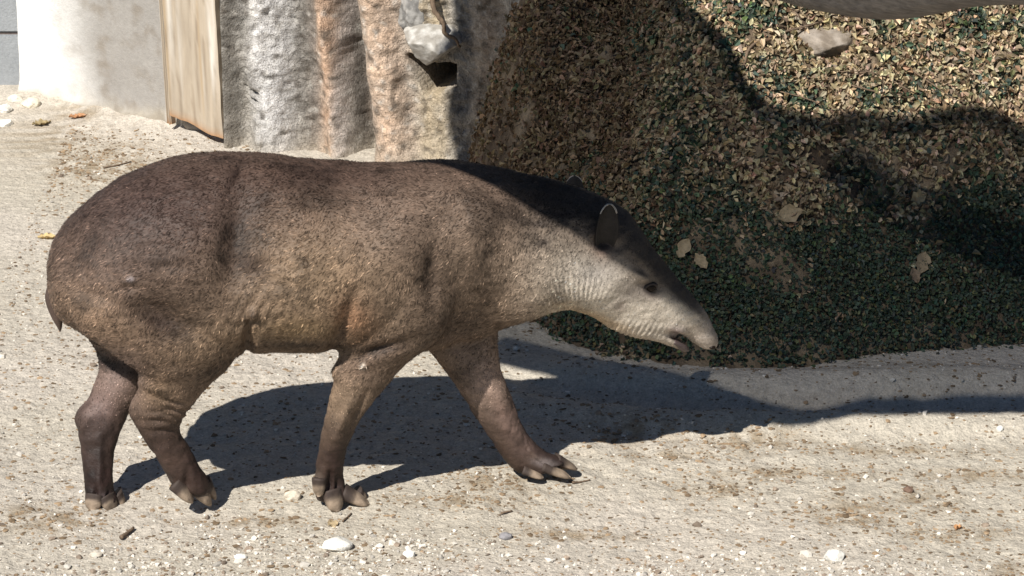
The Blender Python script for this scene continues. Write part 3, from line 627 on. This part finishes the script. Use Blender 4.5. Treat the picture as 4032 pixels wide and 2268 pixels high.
# ears
def ear(cx, cy, tx, ty, v, wid, side):
    base = tl(cx, cy, v); tip = tl(tx, ty, v + side * 0.045); ax = tip - base; L_ = np.linalg.norm(ax); ax /= L_
    lat = np.cross(ax, np.array([0.15, side * 1.0, 0.0])); lat /= np.linalg.norm(lat); nor = np.cross(lat, ax)
    nor *= 1 if nor[1] * side > 0 else -1
    n1, n2 = 15, 13; V = []; rim = []
    for i in range(n1):
        t = math.sin(math.pi / 2 * i / (n1 - 1)); w_ = wid * min(1.0, 0.62 + 0.8 * t) * math.sqrt(max(0.0, 1 - max(0, (t - 0.5) / 0.5) ** 2))
        w_ *= 1.0
        for j in range(n2):
            a = -1 + 2 * j / (n2 - 1)
            cup = 0.75 * wid * (a * a) * (1 - 0.5 * t) * min(1.0, t * 2.2)
            V.append(base + ax * (L_ * t) + lat * (w_ * a) + nor * (cup + 0.010 * math.sin(t * 3)))
    V = np.array(V); G_ = grid_faces(n1, n2); f = list(map(tuple, G_))
    back = V - nor * 0.008; o_ = len(V); f += [tuple(i + o_ for i in q[::-1]) for q in f]
    for i in range(n1 - 1):
        f.append((i * n2, i * n2 + o_, (i + 1) * n2 + o_, (i + 1) * n2)); e = n2 - 1
        f.append((i * n2 + e, (i + 1) * n2 + e, (i + 1) * n2 + e + o_, i * n2 + e + o_))
    eo = poly_obj('ear', np.vstack([V, back]), f, M['hide'], tapir, [0.018, 0.015, 0.014])
    i0 = int(n1 * 0.62)
    pth = [V[i * n2] for i in range(i0, n1)] + [V[(n1 - 1) * n2 + n2 // 2]] + [V[i * n2 + n2 - 1] for i in range(n1 - 1, i0 - 1, -1)]
    pth = np.array(pth); keep = [0] + [i for i in range(1, len(pth)) if np.linalg.norm(pth[i] - pth[i - 1]) > 1e-4]
    tube_obj('ear_rim', pth[keep] - nor * 0.003, 0.0024, M['rim'], eo, 6, 1, 0.0006)
    return eo
ear(1512, 646, 1530, 508, -.058, .036, -1)
ear(1442, 530, 1446, 442, .120, .032, 1)
# eye with lids
p_, n_e = on_near(1637, 722)
bm = bmesh.new(); bmesh.ops.create_uvsphere(bm, u_segments=20, v_segments=14, radius=0.020)
for v in bm.verts: v.co = v.co + Vector(p_ - n_e * 0.006)
bm_obj('eye', bm, M['eye'], tapir, True)
for k_, (a0, a1, r_) in enumerate(((0.15, 0.95, 0.0055), (1.1, 1.85, 0.0042))):
    tt = np.linspace(a0, a1, 14) * math.pi
    tx = np.cross(n_e, [0, 0, 1.0]); tx /= np.linalg.norm(tx); ty = np.cross(tx, n_e); tx *= -1 if tx[0] < 0 else 1
    pth = [p_ + (tx * math.cos(t) * 1.15 + ty * math.sin(t) * 0.8) * 0.0165 + n_e * 0.004 for t in tt]
    poly_obj('eyelid', *tube(pth, r_, 8), M['hide'], tapir, [0.10, 0.075, 0.065]) if False else tube_obj('eyelid', pth, r_, M['lid'], tapir)
# mouth: dark corner and the pale lower lip showing under the snout
V, f = loft([(1692, 848, 1684, 862, .030, .06, 14), (1706, 852, 1698, 872, .034, .075, 14), (1722, 862, 1712, 882, .028, .084, 14), (1730, 871, 1724, 884, .016, .09, 14), (1734, 878, 1731, 884, .006, .092, 14)], shrink=False, n=16)
poly_obj('lower_lip', V, f, M['lip'], tapir)
for vv, (nx, ny) in ((0.088, (1792, 874)), (0.135, (1800, 872))):
    c = tl(nx, ny, vv); bm = bmesh.new(); bmesh.ops.create_uvsphere(bm, u_segments=12, v_segments=8, radius=1.0)
    for v in bm.verts: v.co = Vector((v.co.x * 0.011, v.co.y * 0.007, v.co.z * 0.006)) + Vector(c)
    bm_obj('nostril', bm, M['eye'], tapir, True)

# hooves
def hoof(bx_, by_, tx_, ty_, v0, v1, wid, hgt, col):
    a = tl(bx_, by_, v0); b = tl(tx_, ty_, v1); ax = b - a; L_ = np.linalg.norm(ax); ax /= L_
    lat = np.cross(np.array([0, 0, 1.0]), ax); lat /= np.linalg.norm(lat); upv = np.cross(ax, lat)
    a = a - ax * L_ * 0.35; L_ *= 1.35; wid *= 1.12; hgt *= 1.2
    n1, n2 = 11, 16; V = []
    for i in range(n1):
        t = i / (n1 - 1); r_ = (1 - 0.12 * t - 0.12 * t * t) * math.sqrt(max(0.02, 1 - max(0, (t - .5) / .52) ** 2.4))
        for j in range(n2):
            th = 2 * math.pi * j / n2; cs = math.cos(th); sn = math.sin(th)
            yy = hgt * r_ * (1 - 0.45 * t) * (sn if sn > 0 else 0.75 * sn)
            V.append(a + ax * (L_ * t) + lat * (wid * r_ * np.sign(cs) * abs(cs) ** 0.8) + upv * (yy - hgt * 0.25 * t))
    V = np.vstack([np.array(V), a[None], b[None]]); f = []
    for i in range(n1 - 1):
        for j in range(n2): f.append((i * n2 + j, i * n2 + (j + 1) % n2, (i + 1) * n2 + (j + 1) % n2, (i + 1) * n2 + j))
    for j in range(n2):
        f.append((n1 * n2, (j + 1) % n2, j)); f.append((n1 * n2 + 1, (n1 - 1) * n2 + j, (n1 - 1) * n2 + (j + 1) % n2))
    g = mixc(np.tile(col, (len(V), 1)), np.array(col) * 0.5, sstep(-0.15, 0.4, fbm(V * 45, 3)))
    tt_ = np.concatenate([np.repeat(np.linspace(0, 1, n1), n2), [0, 1]]); g = mixc(g, [0.05, 0.036, 0.03], sstep(0.55, 0.25, tt_ + 0.12 * perlin(V * 80)))
    poly_obj('hoof', V, f, M['hoof'], tapir, g)
hc = [0.32, 0.245, 0.18]
for q in [(838, 1248, 850, 1287, -.13, -.155, .030, .022), (880, 1246, 931, 1266, -.10, -.11, .030, .024), (802, 1215, 800, 1250, -.14, -.15, .02, .02), (905, 1240, 925, 1254, -.06, -.05, .02, .016),
          (452, 1226, 490, 1260, -.12, -.13, .030, .026), (500, 1232, 536, 1266, -.09, -.09, .032, .028), (520, 1222, 545, 1252, -.055, -.045, .026, .022),
          (236, 1256, 230, 1284, -.02, -.04, .027, .02), (272, 1258, 288, 1282, -.01, -.025, .030, .02), (298, 1250, 318, 1274, .03, .03, .024, .02),
          (1330, 1186, 1368, 1200, .025, .012, .022, .015), (1382, 1178, 1436, 1198, .04, .035, .028, .018), (1412, 1162, 1453, 1176, .07, .08, .026, .018), (1398, 1167, 1438, 1174, .10, .11, .020, .015)]:
    hoof(*q, hc)

# ------------------------------------------------------------------ leaves covering the bank
def leaf_cloud(name, pos, nor, size, col, mat, fold=0.25, seed=0, aspect=0.75):
    """every leaf a folded five-sided blade of its own, lying roughly along the surface"""
    g = np.random.default_rng(seed); n = len(pos)
    nor = nor + g.normal(size=(n, 3)) * 0.55; nor /= np.linalg.norm(nor, axis=1)[:, None]
    a = np.cross(nor, g.normal(size=(n, 3))); a /= np.linalg.norm(a, axis=1)[:, None]; b = np.cross(nor, a)
    sz = size[:, None]; fo = fold * (0.4 + g.random((n, 1)))
    P0 = pos - a * sz * 0.5; P1 = pos + a * sz * 0.55 - nor * sz * fo * 0.5
    W1 = pos - a * sz * 0.15 + b * sz * 0.5 * aspect + nor * sz * fo; W2 = pos - a * sz * 0.15 - b * sz * 0.5 * aspect + nor * sz * fo
    T1 = pos + a * sz * 0.28 + b * sz * 0.33 * aspect + nor * sz * fo * .5; T2 = pos + a * sz * 0.28 - b * sz * 0.33 * aspect + nor * sz * fo * .5
    V = np.stack([P0, W1, T1, P1, T2, W2], 1).reshape(-1, 3)
    k = np.arange(n)[:, None] * 6
    Fq = np.concatenate([k + np.array([[0, 1, 2, 3]]), k + np.array([[0, 3, 4, 5]])])
    return obj(name, V, Fq, mat, None, False, np.repeat(col, 6, 0))
def bank_normals(x, y, e=0.01):
    hx = (bank_h(x + e, y) - bank_h(x - e, y)) / (2 * e); hy = (bank_h(x, y + e) - bank_h(x, y - e)) / (2 * e)
    n = np.stack([-hx, -hy, np.ones_like(hx)], 1); return n / np.linalg.norm(n, axis=1)[:, None]
n0 = 470000
x = rng.uniform(-0.5, 3.5, n0); y = rng.uniform(10.25, 13.3, n0); d = bank_sd(x, y)
z = bank_h(x, y)
# keep those that lie on the bank and may be seen (not past its crest)
W = np.stack([x, y, z], 1) - CAM; dep = W @ FW; qx = ((W @ RT) / dep * FPX + 2016) / S; qy = (1134 - (W @ UP) / dep * FPX) / S
edge = 0.05 * perlin(np.stack([x * 7, y * 7, 0 * x], 1)) + 0.035 * perlin(np.stack([x * 22, y * 22, 0 * x + 4], 1)) + 0.03 * rng.normal(size=n0)
k = (d + edge > 0.0) & (qx > -100) & (qx < 4700) & (qy > -160)
x, y, z, d, qx, qy = (a[k] for a in (x, y, z, d, qx, qy))
p = np.stack([x, y, z], 1); nn = bank_normals(x, y)
# where ivy grows and where dry leaves lie
gm = 0.30 * fbm(p * 3.2 + 50, 3) + 0.22 * perlin(p * 9 + 9)
low = sstep(0.55, 0.25, z)
right = sstep(1500, 1750, qx)
green = 0.62 * low * sstep(1450, 1650, qx + 0.35 * qy) + 0.18 * right + gm
for px, py, rx, ry, a_ in ((1750, 480, 120, 120, .15), (1960, 500, 110, 90, -.45), (1780, 640, 40, 60, -.30), (1700, 280, 60, 120, .3), (2100, 250, 150, 40, .35), (2450, 60, 120, 40, .3), (1400, 700, 120, 80, .8), (1240, 520, 120, 120, -.5), (2300, 520, 60, 60, -.2),
                           (2310, 680, 30, 60, -.25), (1500, 300, 200, 120, -.25), (1290, 60, 120, 50, .0), (1930, 40, 60, 30, .4), (2060, 90, 90, 40, -.5), (2300, 60, 120, 60, -.15)):
    green += a_ * np.exp(-((qx - px) / rx) ** 2 - ((qy - py) / ry) ** 2)
green -= 0.30 * sstep(0.1, 0.45, fbm(p * 4.5 + 77, 3))
isg = (green + 0.16 * rng.normal(size=len(x))) > 0.33
dens = np.where(isg, 1.0, 0.55); dens *= np.where((qx < 1290) & ~isg, 0.35, 1.0)
bare = sstep(0.05, 0.38, fbm(p * 4.2 + 130, 3)); dens = dens * (1 - 0.85 * bare * np.where(isg, 0.7, 1.0) * sstep(0.3, 0.1, right * sstep(380, 330, qy)))
k = rng.random(len(x)) < dens * 0.75
# no leaves on the embedded stone
st_c = bank_pt(2065, 108)
p, nn, isg, z, qx, qy = p[k], nn[k], isg[k], z[k], qx[k], qy[k]
p = p + nn * rng.uniform(0.002, 0.022, len(p))[:, None]
gcl = np.array([0.058, 0.082, 0.056]) * rng.uniform(0.55, 1.6, (len(p), 1)) * (1 + 0.15 * rng.normal(size=(len(p), 3)) * np.array([1, .5, 1]))
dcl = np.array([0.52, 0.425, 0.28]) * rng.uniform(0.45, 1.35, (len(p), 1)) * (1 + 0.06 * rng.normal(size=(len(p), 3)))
left_shade = sstep(1780, 1600, qx + 0.2 * qy)[:, None]; dcl = dcl * (1 - left_shade * (1 - np.array([0.50, 0.45, 0.42])))  # shade over the bank's left side, painted as darker leaves
br = rng.random(len(p)) < 0.3; dcl[br] *= np.array([0.55, 0.48, 0.45])
og = rng.random(len(p)) < 0.15; gcl[og] = gcl[og] * np.array([2.4, 1.7, 1.3])
gi = np.where(isg)[0]; di = np.where(~isg)[0]
o = leaf_cloud('ivy', p[gi], nn[gi], rng.uniform(0.009, 0.021, len(gi)) * (1 + 0.5 * sstep(0.3, 0.6, z[gi])), gcl[gi], M['leaf'], seed=1)
tag(o, 'dark green ivy growing over the earth bank', 'ivy', kind='stuff')
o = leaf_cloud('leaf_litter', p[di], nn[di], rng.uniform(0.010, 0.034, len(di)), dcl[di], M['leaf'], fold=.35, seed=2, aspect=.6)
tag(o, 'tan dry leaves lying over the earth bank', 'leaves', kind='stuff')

# stone half buried in the bank
c = bank_pt(2065, 118); Vb, Fb = blob(.165, .11, .085, 29, 5, .22, 1.6, 14, 0.62); Vb = Vb * (1 + 0.035 * fbm(Vb * 45, 3))[:, None]; Vb += c + np.array([0, 0.035, 0.008])
tag(obj('embedded_stone', Vb, Fb, M['stone'], col=mixc(np.tile([0.20, 0.165, 0.13], (len(Vb), 1)), [0.33, 0.285, 0.24], sstep(-.2, .3, fbm(Vb * 25, 2)))), 'rounded beige stone half buried in the sunlit leafy bank', 'stone')
# bare stems and roots on the bank
STEMS = [([(1870, 170), (1890, 120), (1960, 90), (2060, 62)], .006, 'dark root arching above the stone in the bank'), ([(2140, 220), (2200, 235), (2280, 250), (2360, 235)], .0035, 'long bare stem lying across the sunlit leaves below the stone'),
         ([(2290, 180), (2340, 215), (2400, 255), (2440, 262)], .003, 'pale forked stem on the sunlit leaves under the log'), ([(1960, 235), (2050, 262), (2080, 300)], .003, 'thin curved stem under the embedded stone'), ([(2300, 240), (2200, 190), (2110, 185)], .0028, 'short dry stem crossing another one right of the stone'),
         ([(1700, 90), (1830, 140), (1855, 135)], .005, 'dark root along the edge of the shade beside dry leaves')]
for pts, r_, lab in STEMS:
    pth = [bank_pt(px, py) + np.array([0, -0.02, 0.014]) for px, py in pts]; pth = smooth_path(pth, 6)
    tag(tube_obj('stem', pth, np.linspace(r_, r_ * .55, len(pth)), M['twig'], None, 6, 5, .0008), lab, 'stem')

# weathered log over the bank (rests on the bank at one end, on a forked prop at the other)
def at_depth(px, py, Y):
    r = ray(px, py); return CAM + r * (Y / r[1])
ax_ = smooth_path([at_depth(1800, -150, 10.1), at_depth(1960, -76, 10.0), at_depth(2225, -36, 9.85), at_depth(2576, -66, 9.65), np.array([2.45, 9.5, 1.52]), np.array([3.6, 9.4, 1.55])], 14)
rad = np.interp(np.linspace(0, 1, len(ax_)), [0, .2, .4, .6, 1], [.085, .095, .105, .095, .085])
V, f = tube(ax_, rad, 40)
tt = np.repeat(np.arange(len(ax_)), 40); Vn = np.arange(len(V)); jj = np.concatenate([np.tile(np.arange(40), len(ax_)), [0, 0]]); ii = np.concatenate([tt, [0, len(ax_) - 1]])
groove = 0.010 * perlin(np.stack([jj * 0.9, ii * 0.05, 0 * ii + 2.5], 1)) + 0.006 * perlin(np.stack([jj * 2.1, ii * .12, 0 * ii + 9.5], 1))
cen = ax_[ii.astype(int)]; dr_ = V - cen; ln = np.linalg.norm(dr_, axis=1); dr_ = dr_ / np.maximum(ln, 1e-6)[:, None]
V = V + dr_ * groove[:, None] * (ln > 1e-4)[:, None]
log = empty('log', (2.45, 9.5, 0)); tag(log, 'weathered grey log spanning above the leafy bank in shade', 'log')
me = bpy.data.meshes.new('trunk'); me.from_pydata([tuple(v) for v in V], [], [tuple(dict.fromkeys(q)) for q in f]); me.update()
prop2 = [(3.55, 9.4, -0.2), (3.55, 9.4, 0.7), (3.55, 9.4, 1.48)]
for p_f in me.polygons: p_f.use_smooth = True
me.materials.append(M['wood']); o = link(bpy.data.objects.new('trunk', me), log); o.matrix_parent_inverse = Matrix.Translation(log.location).inverted()
o = tube_obj('prop', [(2.45, 9.5, -0.2), (2.44, 9.5, 0.7), (2.45, 9.5, 1.45)], [.07, .06, .055], M['wood'], log, 14); o.matrix_parent_inverse = Matrix.Translation(log.location).inverted()

o = tube_obj('prop', prop2, [.07, .06, .055], M['wood'], log, 14); o.matrix_parent_inverse = Matrix.Translation(log.location).inverted()

# ------------------------------------------------------------------ added net canopy over the bank (out of view; outlined to throw the shade)
CZ = 2.8
OUT = [(4.2, 6.75), (1.5, 6.45), (-.49, 6.36), (-1.03, 6.325), (-1.33, 6.27), (-1.83, 6.58), (-2.30, 6.89), (-2.45, 7.4), (-2.48, 8.5), (-2.42, 9.0), (-2.36, 9.25), (-2.28, 9.38), (-2.10, 9.66), (-1.7, 10.6), (-1.2, 10.7), (-1.15, 9.3), (-1.08, 8.88), (-1.0, 8.56), (-.955, 8.40), (-.965, 8.29),
       (-.945, 8.17), (-.905, 8.07), (-.84, 8.05), (-.64, 8.07), (-.42, 8.09), (-.27, 8.15), (-.16, 8.186), (-.08, 8.176), (0.0, 8.12), (.5, 8.2), (1.5, 8.3), (4.2, 8.5)]
OUT = [(a + 0.8, b + 1.28) for a, b in OUT]
can = empty('added_canopy', (4.4, 8.8, 0)); tag(can, 'added dark net canopy on log rails, out of view, shading the bank', 'canopy')
def keep(o):
    o.matrix_parent_inverse = Matrix.Translation(can.location).inverted(); return o
bm = bmesh.new(); vs = [bm.verts.new((a, b, CZ)) for a, b in OUT]; fc = bm.faces.new(vs)
bmesh.ops.triangulate(bm, faces=[fc]); ex = bmesh.ops.extrude_face_region(bm, geom=bm.faces[:])
for v in [g_ for g_ in ex['geom'] if isinstance(g_, bmesh.types.BMVert)]: v.co.z += 0.012
bmesh.ops.recalc_face_normals(bm, faces=bm.faces); keep(bm_obj('net', bm, M['net'], can))
fr = [(a + (0.03 if a < -0.2 else 0), b + 0.145, CZ - 0.03) for a, b in OUT[:7]]; keep(tube_obj('rail', smooth_path(fr, 5), .092, M['post'], can, 10, 4, .004))  # thick front rail, added to throw a darker band
tp = [(a, b - 0.03, CZ - 0.03) for a, b in OUT[15:]]; keep(tube_obj('rail', smooth_path(tp, 4), .028, M['post'], can, 8, 5, .003))
lf = [(a + 0.03, b, CZ - 0.03) for a, b in OUT[6:14]]; keep(tube_obj('rail', smooth_path(lf, 4), .035, M['post'], can, 8, 6, .003))
for px_, py_ in ((4.9, 8.2), (4.9, 9.6), (3.8, 8.0), (3.8, 9.55)):
    keep(tube_obj('post', [(px_, py_, -0.3), (px_, py_, 2), (px_, py_, CZ)], [.09, .085, .08], M['post'], can, 12))

# ------------------------------------------------------------------ loose things on the ground
def pebble_cloud(name, x, y, r, col, mat, flat=(0.45, 0.8), seed=0, lift=0.25):
    g = np.random.default_rng(seed); n = len(x)
    bm = bmesh.new(); bmesh.ops.create_icosphere(bm, subdivisions=1, radius=1.0)
    B = np.array([v.co[:] for v in bm.verts]); Fi = np.array([[v.index for v in f.verts] for f in bm.faces]); bm.free()
    j = 1 + 0.28 * g.normal(size=(n, len(B), 1)); Q = B[None] * np.clip(j, .5, 1.6)
    sx = g.uniform(.7, 1.35, (n, 1)); sy = g.uniform(.6, 1.1, (n, 1)); sz = g.uniform(*flat, (n, 1))
    Q = Q * np.stack([sx, sy, sz], 2) * r[:, None, None]
    a = g.uniform(0, 2 * math.pi, n); ca, sa = np.cos(a)[:, None], np.sin(a)[:, None]
    Q = np.stack([Q[:, :, 0] * ca - Q[:, :, 1] * sa, Q[:, :, 0] * sa + Q[:, :, 1] * ca, Q[:, :, 2]], 2)
    h = ground_h(x, y)
    Q += np.stack([x, y, h + r * lift], 1)[:, None, :]
    Fa = (np.arange(n)[:, None, None] * len(B) + Fi[None]).reshape(-1, 3)
    return obj(name, Q.reshape(-1, 3), Fa, mat, None, False, np.repeat(col, len(B), 0))
def scatter(n, dens_fn):
    x = rng.uniform(-1.9, 1.95, n * 4); y = rng.uniform(8.6, 13.4, n * 4)
    k = (rng.random(n * 4) < dens_fn(x, y)) & (bank_sd(x, y) < 0.0); k &= ((x - RA[0]) * RN[0] + (y - RA[1]) * RN[1] > 0.03) | (x > 0)
    k &= ((x - WA[0]) * WN[0] + (y - WA[1]) * WN[1] > 0.03)
    return x[k][:n], y[k][:n]
GRAV = [(600, 1400, .45, .16), (900, 1430, .4, .12), (350, 1440, .3, .1), (1000, 1380, .3, .1), (1700, 1420, .3, .08), (2200, 1430, .3, .08)]
x, y = scatter(24000, lambda x, y: 0.06 + 0.94 * in_patch(x, y, GRAV))
r = np.clip(rng.lognormal(math.log(0.0036), 0.5, len(x)), .0015, .013)
pc = np.array([0.58, 0.54, 0.48]) * rng.uniform(0.55, 1.35, (len(x), 1)); dk = rng.random(len(x)) < .25; pc[dk] *= np.array([.45, .38, .33])
tag(pebble_cloud('gravel', x, y, r, pc, M['gravel'], seed=3), 'fine pale gravel strewn over the sand', 'gravel', kind='stuff')
x, y = scatter(20000, lambda x, y: 0.16 + 0.84 * in_patch(x, y, LITTER))
r = np.clip(rng.lognormal(math.log(0.0046), 0.42, len(x)), .002, .012)
pc = np.array([0.23, 0.165, 0.105]) * rng.uniform(0.5, 1.5, (len(x), 1))
tag(pebble_cloud('wood_chips', x, y, r, pc, M['chips'], (.15, .45), 4, .1), 'crumbs of brown bark and dung scattered over the sand', 'chips', kind='stuff')

def place_stone(px, py, wpx, hpx, seed, col, lab, cat='stone', sub=4, facets=8, grp=None):
    c = gnd(px, py + hpx * 0.3); sc_ = np.linalg.norm(c - CAM) / FPX * S
    rx = wpx * sc_ / 2; rz = hpx * sc_ / 2 * 0.9
    Vb, Fb = blob(rx, rx * 0.75, rz, seed, sub, .2, 1.5, facets); Vb += np.array([c[0], c[1], gz(c[0], c[1]) + rz * 0.45])
    cc = mixc(np.tile(col, (len(Vb), 1)), np.array(col) * 0.72, sstep(0.0, 0.4, fbm(Vb * 45 + seed, 2)))
    tag(obj('stone', Vb, Fb, M['stone'], col=cc, smooth=facets < 6), lab, cat, grp)
W_ = [0.78, 0.76, 0.70]
for a in [(848, 1366, 82, 44, 31, W_, 'large jagged white stone lying before the front hooves'), (1030, 1394, 34, 26, 32, W_, 'small white stone right of the large jagged white one'), (2098, 1384, 54, 38, 33, W_, 'white angular stone alone on bare sand far from the hooves'),
          (736, 1246, 44, 32, 34, [0.62, 0.55, 0.45], 'cream stone between the near hind and front feet'), (78, 271, 50, 34, 35, [0.68, 0.62, 0.50], 'largest cream cobble, at the corner of the white wall'), (38, 262, 44, 26, 36, [0.70, 0.65, 0.55], 'cream cobble touching the foot of the grey block wall'),
          (14, 281, 34, 30, 37, [0.72, 0.70, 0.64], 'greyish white cobble in the row by the block wall'), (14, 310, 48, 24, 38, [0.78, 0.75, 0.68], 'flat bright cobble in front of the greyish white one'), (2514, 1074, 20, 20, 39, W_, 'white pebble just outside the edge of the long shadow'),
          (2286, 1216, 26, 22, 40, [0.17, 0.11, 0.08], 'round brown clod standing up among bark crumbs'), (1273, 1340, 38, 22, 41, [0.27, 0.26, 0.27], 'dark grey flat stone on open sand'), (605, 1397, 32, 18, 42, W_, 'whitish pebble amid the fine gravel'), (240, 1392, 34, 16, 43, [0.6, 0.54, 0.45], 'flat tan pebble beside fine gravel'),
          (954, 1372, 22, 20, 44, [0.7, 0.66, 0.6], 'little pale pebble near the jagged white stone'), (1065, 1370, 16, 14, 45, [0.7, 0.67, 0.6], 'tiny pale pebble behind the small white stone'), (2275, 1285, 16, 12, 46, [0.2, 0.15, 0.1], 'small brown clod among bark crumbs')]:
    place_stone(*a)
def dry_leaf(px, py, lpx, col, ang, lab, seed):
    c = gnd(px, py); sc_ = np.linalg.norm(c - CAM) / FPX * S; L_ = lpx * sc_; g = np.random.default_rng(seed)
    n1, n2 = 11, 7; V = []
    for i in range(n1):
        t = i / (n1 - 1); w_ = L_ * 0.30 * math.sin(math.pi * min(1, t * 1.02)) ** 0.8 * (1 + 0.2 * g.normal())
        for j in range(n2):
            a = -1 + 2 * j / (n2 - 1); V.append((L_ * (t - .5), w_ * a, 0.35 * abs(w_) * a * a + 0.25 * L_ * (t - .5) ** 2 + 0.004 + 0.003 * g.normal()))
    V = np.array(V); ca, sa = math.cos(ang), math.sin(ang)
    V = np.stack([V[:, 0] * ca - V[:, 1] * sa, V[:, 0] * sa + V[:, 1] * ca, V[:, 2]], 1)
    Vt = np.vstack([V, V - np.array([0, 0, .0012])]); f = grid_faces(n1, n2); f = np.vstack([f, f[:, ::-1] + len(V)])
    Vt += np.array([c[0], c[1], gz(c[0], c[1])])
    tag(obj('dry_leaf', Vt, f, M['leaf'], col=np.tile(col, (len(Vt), 1)) * rng.uniform(.8, 1.15, (len(Vt), 1))), lab, 'leaf')
dry_leaf(198, 305, 50, [0.50, 0.26, 0.13], .4, 'curled orange leaf on the dirt before the stained wall', 1)
dry_leaf(118, 600, 46, [0.66, 0.50, 0.25], .1, 'yellow leaf on the sand beside the rump', 2)
dry_leaf(2410, 1316, 30, [0.60, 0.33, 0.16], 1.1, 'small orange leaf on bare sand beside bark crumbs', 3)
dry_leaf(105, 318, 50, [0.36, 0.28, 0.15], .5, 'brown curled leaf in front of the largest cobble', 4)
dry_leaf(838, 1325, 40, [0.46, 0.36, 0.22], 1.9, 'small tan leaf just behind the jagged white stone', 5)
def bank_leaf(px, py, lpx, col, ang, lab, seed):
    n_old = len(bpy.data.objects); c = bank_pt(px, py); nrm_ = bank_normals(c[:1], c[1:2])[0]
    dry_leaf(px, py, lpx * 1.05, col, ang, lab, seed); o = bpy.context.scene.collection.objects[-1]
    co = np.empty(len(o.data.vertices) * 3, np.float32); o.data.vertices.foreach_get('co', co); co = co.reshape(-1, 3); g0 = gnd(px, py); co = co - np.array([g0[0], g0[1], gz(g0[0], g0[1])])
    q = Vector((0, 0, 1)).rotation_difference(Vector(nrm_)); R_ = np.array(q.to_matrix()); co = co @ R_.T + c + nrm_ * 0.022
    o.data.vertices.foreach_set('co', co.astype(np.float32).ravel()); o.data.update()
tl_ = [0.42, 0.33, 0.21]
bank_leaf(1722, 628, 50, tl_, 1.0, 'large tan leaf on the shaded ivy beside the forehead', 11)
bank_leaf(1762, 662, 44, tl_, 2.2, 'tan curled leaf on ivy just below a larger leaf', 12)
bank_leaf(2312, 668, 58, [0.36, 0.28, 0.18], 1.4, 'long upright tan leaf in the dark ivy of the lower bank', 13)
bank_leaf(2296, 700, 40, [0.26, 0.19, 0.13], 1.9, 'brown leaf hanging under the long upright tan leaf', 14)
bank_leaf(2300, 500, 46, [0.48, 0.38, 0.22], 0.7, 'yellowish leaf alone in shaded ivy well under the log', 15)
bank_leaf(1985, 545, 60, tl_, 0.3, 'broad tan leaf on the bare patch of the shaded bank', 16)
def twig(pts, r_, lab):
    pth = [];
    for px, py in pts:
        c = gnd(px, py); pth.append((c[0], c[1], gz(c[0], c[1]) + r_ * 1.1))
    pth = smooth_path(pth, 5); tag(tube_obj('twig', pth, np.linspace(r_, r_ * .6, len(pth)), M['twig'], None, 7, 8, .0005), lab, 'twig')
twig([(304, 1352), (318, 1342), (336, 1328)], .0075, 'short thick brown twig near the fine gravel')
twig([(1440, 1205), (1460, 1200), (1485, 1196)], .004, 'thin twig by the far front hoof')
twig([(260, 420), (290, 415), (330, 408)], .004, 'dark twig among litter behind the rump')
twig([(862, 1318), (872, 1306), (884, 1295)], .0035, 'thin twig leaning beside the small tan leaf')
twig([(1260, 1290), (1288, 1284)], .004, 'stub of twig on the open sand')
